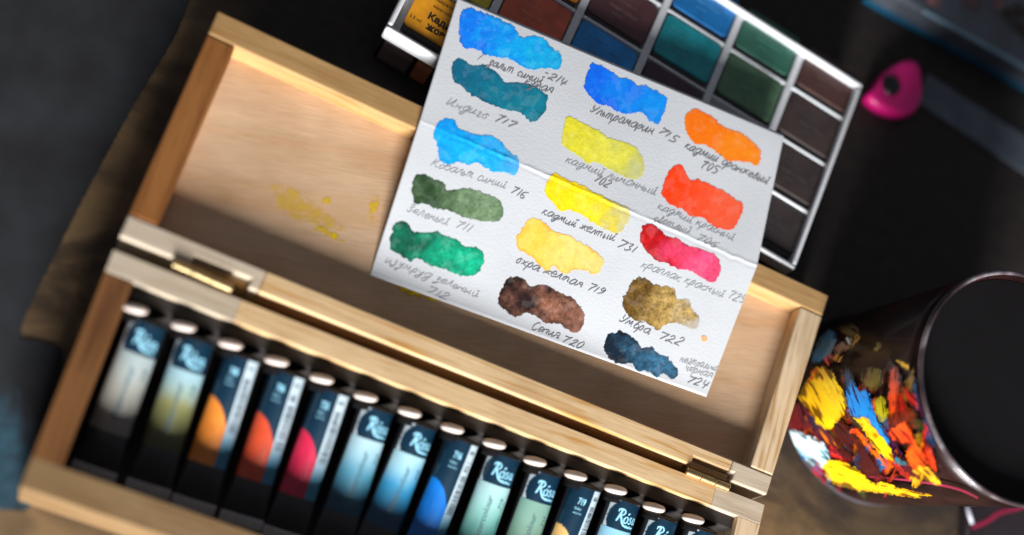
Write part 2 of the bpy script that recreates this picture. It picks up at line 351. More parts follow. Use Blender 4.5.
# ------------------------------------------------------------------ stroke alphabet for handwriting
GL = {
 'а': (.95, [[(.75,.85),(.4,1),(.1,.6),(.15,.1),(.45,0),(.7,.5),(.76,.95),(.72,.3),(.82,.02),(1,.15)]]),
 'б': (.85, [[(.75,1.7),(.3,1.35),(.1,.6),(.25,.05),(.6,.1),(.7,.6),(.4,.9),(.15,.6)]]),
 'в': (.75, [[(.1,0),(.2,.8),(.35,1.5),(.5,1.3),(.3,.75),(.6,.6),(.6,.1),(.25,0),(.1,.15)]]),
 'г': (.65, [[(.05,.8),(.25,1),(.45,.9),(.35,.5),(.3,.1),(.5,0),(.7,.2)]]),
 'д': (.95, [[(.7,.9),(.4,1),(.1,.5),(.4,0),(.7,.5),(.72,.95),(.65,-.2),(.35,-.7),(.2,-.4),(.6,0),(.95,.2)]]),
 'е': (.75, [[(.05,.4),(.6,.6),(.5,.95),(.2,.9),(.08,.4),(.3,.02),(.75,.2)]]),
 'ж': (1.0, [[(.05,.9),(.35,.55),(.05,.05)],[(.48,1),(.45,0)],[(.9,.95),(.52,.5),(.95,.05)]]),
 'з': (.7, [[(.1,.85),(.35,1),(.5,.8),(.25,.5),(.5,.3),(.45,-.3),(.15,-.5),(.1,-.2),(.7,.2)]]),
 'и': (.9, [[(.05,.95),(.08,.2),(.25,0),(.5,.4),(.57,.95),(.55,.2),(.7,0),(.9,.2)]]),
 'й': (.9, [[(.05,.95),(.08,.2),(.25,0),(.5,.4),(.57,.95),(.55,.2),(.7,0),(.9,.2)],[(.25,1.4),(.4,1.25),(.6,1.5)]]),
 'к': (.8, [[(.1,1),(.1,0)],[(.6,.95),(.12,.5),(.4,.3),(.6,.02),(.8,.12)]]),
 'л': (.8, [[(0,.05),(.15,.1),(.42,.95),(.55,.9),(.6,.1),(.8,.08)]]),
 'м': (1.05, [[(0,.05),(.12,.2),(.25,.95),(.45,.25),(.7,.95),(.82,.1),(1.05,.1)]]),
 'н': (.85, [[(.1,1),(.1,0)],[(.1,.5),(.6,.55)],[(.6,1),(.6,.1),(.85,.12)]]),
 'о': (.8, [[(.4,1),(.1,.6),(.2,.05),(.5,.05),(.65,.55),(.42,1),(.8,.8)]]),
 'п': (.85, [[(.1,.95),(.12,0)],[(.12,.7),(.35,1),(.6,.9),(.6,.15),(.8,.08)]]),
 'р': (.8, [[(.15,.95),(.05,-.8)],[(.1,.5),(.35,1),(.6,.75),(.5,.15),(.15,.1)]]),
 'с': (.7, [[(.6,.8),(.35,1),(.1,.55),(.25,.02),(.7,.2)]]),
 'т': (1.1, [[(.05,.95),(.08,0)],[(.08,.7),(.3,1),(.42,.8),(.42,0)],[(.42,.7),(.68,1),(.8,.8),(.82,.1),(1,.12)]]),
 'у': (.8, [[(.1,.95),(.15,.45),(.4,.35),(.6,.9)],[(.62,.95),(.5,-.3),(.2,-.7),(.1,-.4),(.75,.2)]]),
 'х': (.8, [[(.05,.9),(.3,.7),(.5,.1),(.75,.1)],[(.65,.95),(.1,.05)]]),
 'ч': (.8, [[(.1,.95),(.15,.5),(.5,.5)],[(.6,.95),(.58,.1),(.8,.12)]]),
 'ш': (1.2, [[(.05,.95),(.1,.1),(.35,.1),(.45,.95),(.47,.1),(.75,.1),(.88,.95),(.88,.1),(1.1,.12)]]),
 'ы': (1.0, [[(.1,.95),(.1,.1),(.35,.02),(.42,.4),(.12,.5)],[(.72,.95),(.72,.1),(.95,.12)]]),
 'ь': (.6, [[(.1,.95),(.1,.1),(.35,.02),(.42,.4),(.12,.5)]]),
 'я': (.85, [[(0,.05),(.3,.45)],[(.62,0),(.62,.95),(.28,.95),(.2,.6),(.6,.5)],[(.62,.1),(.85,.15)]]),
 'И': (1.2, [[(.1,1.6),(.1,.2),(.3,0),(.7,.9),(.8,1.6),(.78,.3),(.95,0),(1.2,.3)]]),
 'К': (1.1, [[(.15,1.6),(.1,0)],[(.85,1.55),(.15,.75),(.5,.5),(.85,0),(1.1,.2)]]),
 'З': (.9, [[(.1,1.3),(.4,1.6),(.65,1.25),(.3,.85),(.7,.5),(.5,.02),(.1,.15)]]),
 'У': (1.0, [[(.05,1.5),(.2,.8),(.5,.7)],[(.85,1.6),(.5,.3),(.2,0),(.05,.2)]]),
 'С': (1.0, [[(.85,1.3),(.5,1.6),(.1,.8),(.35,.02),(.95,.3)]]),
 'Э': (1.0, [[(.1,1.3),(.4,1.6),(.8,1),(.5,.1),(.1,.15)],[(.3,.85),(.78,.85)]]),
 '0': (.75, [[(.35,1.3),(.1,.7),(.25,.02),(.55,.3),(.55,1),(.35,1.3)]]), '1': (.42, [[(.2,1.3),(.18,0)]]),
 '2': (.8, [[(.1,1),(.35,1.3),(.6,1),(.1,.02),(.35,.1),(.75,.02)]]), '3': (.75, [[(.1,1.2),(.4,1.3),(.5,1),(.25,.7),(.55,.4),(.35,0),(.05,.1)]]),
 '4': (.8, [[(.2,1.3),(.1,.6),(.65,.6)],[(.52,1.2),(.45,-.1)]]), '5': (.75, [[(.65,1.3),(.2,1.3),(.15,.75),(.55,.6),(.5,.1),(.1,.02)]]),
 '6': (.75, [[(.6,1.3),(.2,.9),(.1,.3),(.35,0),(.6,.3),(.35,.6),(.12,.35)]]), '7': (.8, [[(.05,1.12),(.1,1.28)],[(.08,1.25),(.35,1.22),(.68,1.3)],[(.68,1.3),(.42,.6),(.3,0)]]),
 '8': (.75, [[(.35,.7),(.1,1.05),(.35,1.3),(.55,1),(.15,.35),(.35,0),(.6,.3),(.35,.7)]]), '9': (.75, [[(.6,1),(.3,1.3),(.1,.9),(.4,.7),(.6,1.1),(.5,.4),(.2,0)]]),
 '-': (.6, [[(.1,.5),(.5,.55)]]), ' ': (.55, []), '"': (.5, [[(.1,1.5),(.1,1.2)],[(.3,1.5),(.3,1.2)]]),
}
def catmull(pts, k=7):
    p = [np.array(a, float) for a in pts]
    if len(p) == 2: return np.array([p[0] * (1 - t) + p[1] * t for t in np.linspace(0, 1, 4)])
    p = [2 * p[0] - p[1]] + p + [2 * p[-1] - p[-2]]; out = []
    for i in range(1, len(p) - 2):
        a, b, c, d = p[i - 1:i + 3]
        for t in np.arange(k) / k: out.append(.5 * (2 * b + (c - a) * t + (2 * a - 5 * b + 4 * c - d) * t * t + (3 * b - a - 3 * c + d) * t ** 3))
    out.append(p[-2]); return np.array(out)
def ribbon(mb, line, w, surf, taper=True):
    """a pen line: flat strip of width w along `line`, laid on a surface"""
    n = len(line); t = np.gradient(line, axis=0); t /= np.maximum(np.hypot(t[:, 0], t[:, 1]), 1e-6)[:, None]
    nr = np.stack([-t[:, 1], t[:, 0]], 1); s = np.linspace(0, 1, n)
    ww = w * (.55 + .45 * np.minimum(1, 5 * np.minimum(s, 1 - s) + .3)) if taper else np.full(n, w)
    ww = ww[:, None] / 2
    A, B = line + nr * ww, line - nr * ww
    V = np.concatenate([surf(A[:, 0], A[:, 1]), surf(B[:, 0], B[:, 1])])
    mb.add(V, [(i, i + 1, n + i + 1, n + i) for i in range(n - 1)], 0, True)
def written(mb, text, p0, p1, surf, w, slant=.30, jitter=.085, xh=None):
    adv = sum(GL[c][0] for c in text); p0, p1 = np.array(p0, float), np.array(p1, float)
    d = p1 - p0; ln = np.hypot(*d); ex = d / ln; ey = np.array([ex[1], -ex[0]]); sx = ln / adv; h = xh or sx * .95
    x = 0.0; r = random.Random(text)
    for ch in text:
        a, strokes = GL[ch]; js = 1 + r.uniform(-.12, .12); jy = r.uniform(-.1, .1)
        for st in strokes:
            pts = [(px + slant * py * js + r.uniform(-jitter, jitter), py * js + jy + r.uniform(-jitter, jitter)) for px, py in st]
            c = catmull(pts)
            ribbon(mb, p0 + np.outer((x + c[:, 0]) * sx, ex) + np.outer(c[:, 1] * h, ey), w, surf)
        x += a

# ------------------------------------------------------------------ folded colour chart
cBL, cBR, cCL, cCR, cTL, cTR = (370, 275), (706, 397), (420, 120), (757, 266), (458, -3), (784, 135)
P1, P2 = U(*cBL, LIDZ + .06), U(*cBR, -.72)
P3 = U(*cCL, .24)
def plane(a, b, c):
    n = np.cross(b - a, c - a); n /= np.linalg.norm(n); n = n if n[2] > 0 else -n
    return a, n
LOW = plane(P1, P2, P3)
def hit(pl, x, y):
    d = rays(x, y); return CAM + d * (((pl[0] - CAM) @ pl[1]) / (d @ pl[1]))[..., None]
P4 = hit(LOW, *cCR)
UPP = plane(P3, P4, U(*cTL, .66))
cdir = np.array(cCR, float) - cCL; clen = np.hypot(*cdir); cdir /= clen; cn = np.array([-cdir[1], cdir[0]])   # cn: down the picture
def crease(x, y):
    s = (x - cCL[0]) * cdir[0] + (y - cCL[1]) * cdir[1]; d = (x - cCL[0]) * cn[0] + (y - cCL[1]) * cn[1]
    return s, d
def card_surf(lift):
    def f(x, y):
        x = np.asarray(x, float); y = np.asarray(y, float)
        s, d = crease(x, y)
        lo = hit(LOW, x, y); up = hit(UPP, x, y)
        p = np.where((d > 0)[:, None], lo, up)
        wob = np.array([noise.noise((a * .11, 3.3, 0)) * 1.1 + noise.noise((a * .4, 8.3, 0)) * .7 for a in s])
        amp = np.array([.75 + .6 * noise.noise((a * .06, 7.7, 1)) for a in s])
        dd = d - wob
        sg = np.where(dd < 0, 1.9, .9)
        h = amp * (.026 * np.exp(-(dd / sg) ** 2) - .012 * np.exp(-((dd - 3.2) / 1.4) ** 2)) * (1 - .4 * np.clip(s / clen, 0, 1)) * (.25 + .75 * sstep(20, 80, s))
        # the sheet is never perfectly flat
        wv = np.array([noise.noise((a * .012, b * .012, 2.0)) for a, b in zip(x, y)]) * .05
        p = p.copy(); p[:, 2] += h + wv + lift
        return p
    return f
card = thing('colour_chart', (4, 8, LIDZ), 'folded sheet of white watercolour paper with fifteen hand-painted colour swatches', 'colour chart')
rows = []
ts = np.concatenate([np.linspace(0, .93, 46), np.linspace(.94, 1, 24)])
nu = 220
us_ = np.linspace(0, 1, nu)
def rowline(a, b): return np.array(a) * (1 - us_)[:, None] + np.array(b) * us_[:, None]
for t in ts: rows.append(rowline(np.array(cBL) * (1 - t) + np.array(cCL) * t, np.array(cBR) * (1 - t) + np.array(cCR) * t))
for t in (1 - ts[::-1])[1:]: rows.append(rowline(np.array(cCL) * (1 - t) + np.array(cTL) * t, np.array(cCR) * (1 - t) + np.array(cTR) * t))
R_ = np.array(rows); nr = len(rows)
# hand-torn, slightly uneven outline
pts = card_surf(0)(R_[..., 0].ravel(), R_[..., 1].ravel())
mb = MB(); mb.add(pts, [(j * nu + i, j * nu + i + 1, (j + 1) * nu + i + 1, (j + 1) * nu + i) for j in range(nr - 1) for i in range(nu - 1)], 0, True)
def paper_material():
    m, nt, b = new_mat('watercolour_paper'); L = nt.links
    tc = N(nt, 'ShaderNodeTexCoord'); n1 = N(nt, 'ShaderNodeTexNoise'); n1.inputs['Scale'].default_value = 750; n1.inputs['Detail'].default_value = 3
    n2 = N(nt, 'ShaderNodeTexNoise'); n2.inputs['Scale'].default_value = 40; n2.inputs['Detail'].default_value = 4
    L.new(tc.outputs['Object'], n1.inputs['Vector']); L.new(tc.outputs['Object'], n2.inputs['Vector'])
    r = ramp(nt, [(.3, (.59, .615, .645)), (.7, (.63, .655, .685))], n2.outputs['Fac']); L.new(r.outputs['Color'], b.inputs['Base Color'])
    b.inputs['Roughness'].default_value = .85; b.inputs['Specular IOR Level'].default_value = .2
    bump(nt, b, n1.outputs['Fac'], .2, .0004)
    return m
sheet = mb.build('sheet', paper_material(), card, recalc=False)
md = sheet.modifiers.new('thickness', 'SOLIDIFY'); md.thickness = .0004; md.offset = -1

def Z(pts, s, ox, oy): return [(ox + a / s, oy + b / s) for a, b in pts]
wc = pigment('watercolour', .7, .25, bmp=.14, bscale=750)
def wash(c0, c1, fade=0.0, edge=.35, gran=.2, vec=(1, .36), bloom=.5, edgecol=None):
    c0, c1 = lin(c0), lin(c1)
    def f(P, sd, seed):
        t = P @ np.array(vec); t = (t - t.min()) / (np.ptp(t) + 1e-6)
        b = fnoise(P, .055, seed + 1, 3); g = fnoise(P, .45, seed + 2, 3); fl = fnoise(P, .16, seed + 9, 3)
        k = np.clip(sstep(.1, .85, t) + b * bloom, 0, 1)[:, None]
        c = c0 * (1 - k) + c1 * k
        pool = fnoise(P, .09, seed + 21, 4); c = c * (1 + 1.0 * gran * g + 1.1 * gran * fl)[:, None]; lt = np.clip(pool * .4 + fl * .15 - .06, 0, .08)[:, None]; c = c * (1 - lt) + (c * .55 + .36) * lt
        e = np.exp(-((sd - .8) / 1.3) ** 2) * edge * np.clip(.7 + 1.2 * fnoise(P, .05, seed + 4, 2), .1, 1.3)
        ec = c * .45 if edgecol is None else lin(edgecol) * np.ones_like(c)
        c = c * (1 - e)[:, None] + ec * e[:, None]
        a = sstep(-.9, .5, sd)
        if fade: a = a * (1 - fade * sstep(.55, 1.0, t + b * .25)) 
        return np.concatenate([np.clip(c * 1.12, .003, .95), a[:, None]], 1)
    return f
SW = [
 ('sky blue swatch at the top of the left column', Z([(385,50),(420,32),(470,50),(520,68),(555,85),(580,95),(600,125),(625,145),(660,140),(700,148),(735,185),(765,205),(770,240),(755,268),(720,262),(660,268),(620,255),(575,228),(530,220),(480,210),(440,185),(410,188),(385,170),(378,120)],3.823,360,0), wash((0,122,240),(0,178,245), .12)),
 ('dark teal indigo swatch', Z([(355,250),(370,225),(400,230),(420,248),(470,252),(520,275),(550,310),(600,318),(650,325),(690,350),(715,370),(705,425),(660,468),(625,440),(605,430),(560,420),(500,400),(450,375),(420,358),(390,330),(365,315),(350,290)],3.823,360,0), wash((0,96,126),(0,120,142), .0, .7, .16)),
 ('bright cobalt blue swatch crossed by the crease', Z([(300,10),(330,-5),(365,0),(375,30),(430,50),(460,60),(500,62),(540,85),(560,115),(600,140),(607,170),(590,210),(550,200),(500,195),(450,165),(420,170),(380,160),(330,170),(300,140),(295,90),(280,60)],3.823,360,120), wash((0,156,245),(25,172,242), .3, .2, .18)),
 ('muted olive green swatch', Z([(205,230),(220,208),(260,215),(290,230),(320,240),(335,270),(370,265),(420,262),(470,280),(520,298),(545,330),(545,365),(520,388),(480,388),(430,380),(390,370),(340,345),(280,338),(250,320),(215,320),(198,280)],3.823,360,120), wash((42,68,40),(112,140,104), .12, .35, .3, bloom=.35)),
 ('emerald green swatch', Z([(125,30),(145,5),(185,15),(200,40),(250,50),(290,45),(340,65),(375,80),(400,105),(440,105),(470,130),(470,165),(440,210),(375,212),(330,190),(270,175),(220,148),(190,158),(150,130),(115,110)],3.823,360,220), wash((2,88,66),(15,165,125), .0, .6, .3, bloom=.5)),
 ('deep ultramarine blue swatch', Z([(125,105),(150,98),(200,120),(240,150),(290,165),(320,190),(350,188),(400,215),(440,240),(425,300),(400,352),(360,320),(330,295),(300,300),(250,300),(200,275),(160,265),(110,220),(100,180)],4.117,560,40), wash((0,104,238),(0,140,238), .0, .2, .12)),
 ('pale lemon yellow swatch', Z([(20,330),(50,320),(90,340),(130,360),(180,390),(230,415),(290,430),(330,470),(345,510),(340,555),(310,575),(260,560),(200,530),(150,505),(115,505),(60,465),(10,430)],4.117,560,40), wash((218,210,50),(218,216,90), .55, .15, .12)),
 ('warm yellow swatch crossed by the crease', [(552,175),(561,176),(569,181),(582,185),(595,193),(611,201),(627,208),(628,220),(620,233),(608,231),(595,224),(582,215),(569,210),(561,211),(553,203),(546,196),(545,187)], wash((245,205,0),(228,212,50), .6, .2, .12)),
 ('pale ochre swatch', Z([(640,5),(665,-5),(700,10),(740,45),(790,55),(830,80),(880,105),(930,155),(920,190),(900,208),(860,195),(820,190),(780,205),(740,175),(720,200),(690,175),(640,130),(605,110),(598,75),(615,40)],3.823,360,220), wash((238,190,72),(240,205,115), .1, .55, .1, edgecol=(225,150,45))),
 ('dark brown sepia swatch', Z([(540,270),(565,225),(610,218),(640,240),(655,255),(700,248),(740,265),(770,285),(810,300),(840,330),(858,360),(850,410),(825,432),(790,415),(755,395),(710,395),(680,375),(640,355),(600,370),(555,345),(525,315)],3.823,360,220), wash((36,20,20),(128,84,66), .15, .4, .5, bloom=.9)),
 ('bright orange swatch', Z([(525,300),(550,283),(590,300),(630,320),(660,350),(700,370),(740,385),(780,410),(825,460),(815,515),(780,505),(740,500),(690,495),(640,460),(590,430),(560,430),(530,400),(510,345)],4.117,560,40), wash((255,112,2),(255,132,22), .0, .2, .12)),
 ('vermilion red swatch', Z([(455,40),(480,20),(510,30),(530,80),(570,80),(620,100),(680,130),(720,160),(750,180),(745,230),(710,285),(670,285),(620,265),(590,235),(540,230),(500,200),(450,180),(420,140),(430,90)],4.117,560,160), wash((250,62,10),(248,92,58), .05, .35, .12, edgecol=(240,50,10))),
 ('crimson swatch fading to pink', Z([(345,270),(380,268),(410,290),(450,320),(490,325),(530,355),(580,365),(620,380),(655,410),(662,460),(630,505),(580,480),(530,455),(480,445),(440,425),(400,420),(360,380),(328,340),(335,300)],4.117,560,160), wash((175,10,20),(235,75,120), .1, .4, .22, bloom=.35)),
 ('umber brown swatch with a pale end', Z([(285,70),(310,35),(350,35),(390,60),(440,68),(475,80),(480,120),(530,120),(545,160),(575,200),(565,240),(530,240),(480,220),(430,225),(405,248),(360,220),(310,205),(275,180),(255,130)],4.117,560,270), wash((98,72,26),(190,158,92), .7, .35, .45, bloom=.3)),
 ('blue-black swatch at the lower edge', Z([(200,265),(250,255),(290,270),(320,300),(340,320),(380,320),(400,345),(440,355),(460,385),(485,415),(475,440),(455,452),(430,425),(395,440),(360,415),(320,415),(290,385),(240,385),(200,360),(180,320),(188,285)],4.117,560,270), wash((12,28,44),(48,98,128), .12, .5, .45, bloom=.6)),
]
for i, (lb, poly, col) in enumerate(SW):
    painted_patch('paint_swatch', poly, card_surf(.012), col, wc, card, step=.8, fringe=1.0, seed=i * 7.3 + 1, label=lb)
painted_patch('paint_dot', [(701, 337), (705, 336), (707, 340), (703, 342)], card_surf(.012), wash((250, 170, 120), (250, 180, 130), .3), wc, card, step=.6, fringe=.4, seed=4)
# open end of a waterbrush drop in the ultramarine stays white
ink_d = plain('pen_ink', (.19, .195, .215), .6); ink_l = plain('pen_ink_faint', (.40, .415, .44), .6)
TX = [('1', (476,58), (480,60), 0), ('зальт синий', (487,64), (541,84), 1), ('-214', (541,75), (564,86), 1), ('кумая', (523,84), (551,93), 1),
 ('Индиго', (445,103), (486,119), 0), ('717', (492,119), (513,128), 1),
 ('Ультрамарин', (589,111), (652,134), 1), ('715', (656,132), (674,143), 1),
 ('кадмий оранжевый', (683,147), (767,184), 1), ('705', (699,167), (716,173), 1),
 ('Кобальт синий', (430,165), (505,188), 0), ('716', (508,192), (524,199), 1),
 ('Зеленый', (405,210), (447,225), 0), ('711', (453,227), (469,232), 0),
 ('кадмий лимонный', (564,162), (655,195), 0), ('702', (592,181), (608,188), 1),
 ('кадмий желтый', (541,213), (613,241), 1), ('731', (615,245), (633,253), 1),
 ('кадмий красный', (656,208), (733,240), 0), ('светлый', (652,220), (689,234), 0), ('706', (694,239), (715,248), 0),
 ('краплак красный', (640,266), (723,297), 0), ('725', (726,297), (743,303), 0),
 ('изумруд зеленый', (384,261), (477,297), 0), ('712', (424,291), (446,300), 0),
 ('охра желтая', (514,261), (581,287), 1), ('719', (585,289), (602,295), 1),
 ('Сепия', (530,328), (558,338), 1), ('720', (560,341), (582,348), 1),
 ('Умбра', (618,320), (648,334), 1), ('722', (656,337), (680,346), 1),
 ('нейтрально', (679,361), (716,371), 0), ('черная', (683,369), (711,378), 0), ('724', (685,381), (706,388), 1)]
for tx, a, b2, dk in TX:
    mb = MB(); sh = 5.2 if tx[0].isalpha() else 6.0; a = (a[0], a[1] + 1); b2 = (b2[0], b2[1] + 1)
    if len(tx) > 8 and tx[0] == 'н': sh = 4.5
    written(mb, tx, a, b2, card_surf(.022), .74 if dk else .66, xh=sh)
    mb.build('handwriting', ink_d if dk else ink_l, card, recalc=False)

# ------------------------------------------------------------------ box of watercolour pans
PW, PH, PX, PY, PR = 23.87, 11.42, -8.42, 15.613, -.1182
pc, ps_ = math.cos(PR), math.sin(PR)
def PL(u, w): return (PX + u * pc - w * ps_, PY + u * ps_ + w * pc)
def prect(u0, w0, u1, w1): return [PL(u0, w0), PL(u1, w0), PL(u1, w1), PL(u0, w1)]
ZR = -.25                       # rim of the case
mcase = plain('white_plastic', (.74, .76, .79), .32, .05, 200, spec=.5)
mins = plain('grey_plastic_insert', (.74, .77, .80), .4, .06, 200)
case = thing('pan_case', PL(12, 6) + (ZT,), 'white plastic watercolour case holding coloured paint pans, under the colour chart', 'paint case')
mb = MB()
tk = .28
def case_side(u0, w0, u1, w1): mb.prism(prect(u0, w0, u1, w1), ZR - .95, ZR)
case_side(0, 0, PW, tk); case_side(0, PH + .65 - tk, PW, PH + .65); case_side(0, tk + .003, tk, PH + .65 - tk - .003); case_side(PW - tk, tk + .003, PW, PH + .65 - tk - .003)
rim = mb.build('rim', mcase, case, bevel=.13, seg=3)
mb = MB(); mb.prism(prect(.12, .12, PW - .12, PH + .53), ZT + .02, ZR - .96)
def print_material():
    m, nt, b = new_mat('printed_card'); L = nt.links
    at = N(nt, 'ShaderNodeAttribute', attribute_name='pigment'); L.new(at.outputs['Color'], b.inputs['Base Color']); b.inputs['Roughness'].default_value = .45
    return m
body = mb.build('carton', plain('dark_carton', (.02, .017, .017), .5), case, bevel=.05)
# photo print on the carton's near side
mb = MB(); nu2, nw2 = 90, 14; vs = []; cs = []
for j in range(nw2):
    for i in range(nu2):
        u = .3 + 7.2 * i / (nu2 - 1); zf = j / (nw2 - 1); z = ZT + .12 + (ZR - 1.0 - ZT - .14) * zf
        vs.append(PL(u, .105) + (z,))
        a = noise.noise((u * .25, zf * 9, 1)) * .5 + .5
        if u < 1.9: c = np.array([0.230, 0.196, 0.196]) * (.35 + 1.1 * a)
        elif u < 2.15: c = np.array([.012, .011, .012])
        elif u < 2.95: c = np.array([0.690, 0.276, 0.172]) * (.5 + .7 * a)
        elif u < 3.3: c = np.array([.02, .022, .018])
        elif u < 5.1: c = np.array([0.391, 0.196, 0.115]) * (.5 + .8 * a)
        else: c = np.array([.03, .025, .02])
        cs.append((*c, 1))
mb.add(vs, [(j * nu2 + i, j * nu2 + i + 1, (j + 1) * nu2 + i + 1, (j + 1) * nu2 + i) for j in range(nw2 - 1) for i in range(nu2 - 1)], 0, False)
pr = mb.build('printed_photo', print_material(), body, recalc=False)
at = pr.data.color_attributes.new('pigment', 'FLOAT_COLOR', 'POINT'); at.data.foreach_set('color', np.array(cs, np.float32).ravel())
# insert: floor, wide ribs between the columns, thin ribs between the rows
CU0, CPU, CWU = .62, 3.94, 3.42
RW0, RPW, RHW = .72, 3.06, 2.74
zf0 = ZR - .95
mb = MB(); mb.prism(prect(tk + .004, tk + .004, PW - tk - .004, PH + .65 - tk - .004), zf0 - .005, zf0 + .12)
mb.build('floor', mins, case)
mb = MB()
for c in range(5): mb.prism(prect(CU0 + CPU * c + CWU + .06, tk + .01, CU0 + CPU * (c + 1) - .06, PH + .64 - tk), zf0 + .121, ZR - .32)
for c in range(6):
    for r in range(3):
        mb.prism(prect(CU0 + CPU * c - .055, RW0 + RPW * r + RHW + .08, CU0 + CPU * c + CWU + .055, RW0 + RPW * (r + 1) - .08), zf0 + .121, ZR - .34)
mb.build('divider', mins, case, bevel=.05, seg=2)
PANB = {(1, 1): 3.0, (2, 1): 3.0, (3, 2): 2.8, (3, 1): 2.2, (2, 2): 2.2, (0, 0): 1.0, (0, 1): 1.0, (1, 2): 1.0, (4, 2): 3.0, (5, 3): 1.9, (5, 2): 1.7, (4, 3): 2.2}
PANS = [ # column, row, colour, text colour, label
 (0, 0, (.80, .33, .012), (.03, .02, .01), 'amber wrapped paint pan with black print in the near left corner of the case'),
 (0, 1, (.66, .53, .04), (.1, .08, .02), 'yellow paint pan at the top edge, beside the brick red one'),
 (1, 1, (.23, .045, .022), (.40, .16, .12), 'brick red paint pan above the top edge of the chart'),
 (1, 2, (.80, .25, .02), (.3, .1, .02), 'orange paint pan at the top edge, between brick red and maroon'),
 (2, 1, (.005, .095, .25), (.04, .16, .30), 'blue paint pan half hidden by the top edge of the chart'),
 (2, 2, (.045, .018, .020), (.14, .08, .08), 'maroon paint pan above the half-hidden blue one'),
 (2, 3, (.030, .020, .022), (.09, .06, .06), 'blackish paint pan at the top edge, beside the deep blue one'),
 (3, 1, (.028, .013, .022), (.06, .04, .05), 'dark purple paint pan below the teal one'),
 (3, 2, (.004, .115, .135), (.03, .26, .28), 'teal paint pan below the deep blue one'),
 (3, 3, (.004, .10, .29), (.03, .22, .42), 'deep blue paint pan at the top edge, above the teal one'),
 (4, 2, (.036, .075, .042), (.05, .22, .12), 'olive green paint pan touching the upper right edge of the chart'),
 (4, 3, (.016, .066, .046), (.03, .20, .14), 'dark bottle-green paint pan next to the far wall of the case'),
 (5, 0, (.024, .018, .018), (.03, .028, .03), 'near-black paint pan in the corner nearest the wooden lid'),
 (5, 1, (.024, .017, .016), (.035, .03, .03), 'near-black paint pan second from the corner nearest the wooden lid'),
 (5, 2, (.027, .018, .017), (.04, .034, .034), 'near-black paint pan directly below the dark brown one'),
 (5, 3, (.034, .014, .011), (.08, .05, .045), 'dark brown paint pan in the corner beside the magenta piece'),
]
def rrect(u0, w0, u1, w1, r, k=4):
    out = []
    for (cu, cw, a0) in ((u1 - r, w1 - r, 0), (u0 + r, w1 - r, 90), (u0 + r, w0 + r, 180), (u1 - r, w0 + r, 270)):
        for j in range(k + 1):
            a = math.radians(a0 + 90 * j / k); out.append((cu + r * math.cos(a), cw + r * math.sin(a)))
    return out
def text_mesh(txt, size, bold=0.0, shear=0.0):
    cu = bpy.data.curves.new('lettering_source', 'FONT'); cu.body = txt; cu.size = size; cu.offset = bold; cu.shear = shear; cu.align_x = 'LEFT'
    cu.resolution_u = 3
    ob = bpy.data.objects.new('lettering_source', cu); COL.objects.link(ob)
    dg = bpy.context.evaluated_depsgraph_get(); me = bpy.data.meshes.new_from_object(ob.evaluated_get(dg))
    bpy.data.objects.remove(ob); bpy.data.curves.remove(cu)
    vs = [(v.co.x, v.co.y) for v in me.vertices]; fs = [tuple(p.vertices) for p in me.polygons]; bpy.data.meshes.remove(me)
    return vs, fs
def lettering(mb, txt, size, mapf, bold=0.0, shear=0.0, mi=0):
    vs, fs = text_mesh(txt, size, bold, shear)
    if vs: mb.add([mapf(a, b) for a, b in vs], fs, mi)
    return max([a for a, b in vs], default=0)
for c, r, colr, tcol, lb in PANS:
    u0, w0 = CU0 + CPU * c, RW0 + RPW * r; u1, w1 = u0 + CWU, w0 + RHW
    ta = random.uniform(-.012, .012); zt = ZR - .36 + random.uniform(-.03, .03)
    t = thing('paint_pan', PL((u0 + u1) / 2, (w0 + w1) / 2) + (zf0 + .12,), lb, 'paint pan', 'paint pans in the white case')
    cu_, cw_ = (u0 + u1) / 2, (w0 + w1) / 2
    tw = lambda u, w: PL(cu_ + (u - cu_) * math.cos(ta) - (w - cw_) * math.sin(ta), cw_ + (u - cu_) * math.sin(ta) + (w - cw_) * math.cos(ta))
    mb = MB(); mb.prism([tw(*p) for p in rrect(u0 + .05, w0 + .05, u1 - .05, w1 - .05, .16)], zf0 + .125, zt - .1)
    mb.build('cup', plain('pan_plastic', (.035, .032, .033), .4), t, bevel=.02)
    mb = MB(); mb.prism([tw(*p) for p in rrect(u0 + .03, w0 + .26, u1 - .03, w1 - .02, .26)], zt - .22, zt)
    wr = mb.build('wrapper', plain('pan_wrapper', tuple(min(.85, v * PANB.get((c, r), 1.7)) for v in colr), .42, .22, 140, coat=.15), t, bevel=.05)
    mb = MB(); zz = zt + .012
    if (c, r) == (0, 0):
        for k, (s, du, dw, sz, bd) in enumerate((('Кадмій', .95, 1.05, .52, .02), ('жовтий', 1.1, .52, .50, .02), ('акварель художня', .75, 2.15, .26, 0), ('watercolour 728', .95, 1.75, .26, 0), ('2,5 ml', .15, .62, .26, 0))):
            lettering(mb, s, sz, lambda a, b: tw(u0 + du + a, w0 + .12 + dw + b) + (zz,), bd)
    else:
        for s, du, dw, sz in (('акварельная', .35, 1.95, .22), ('краска художественная', .35, 1.68, .17), ('watercolour', .95, 1.15, .34), ('artist', 1.25, .78, .27)):
            lettering(mb, s, sz, lambda a, b: tw(u0 + du + a, w0 + .1 + dw + b) + (zz,))
    mb.build('lettering', plain('wrapper_print', tuple(min(.8, v * 1.8 + .02) for v in tcol) if (c, r) != (0, 0) else tcol, .5), wr, recalc=False)

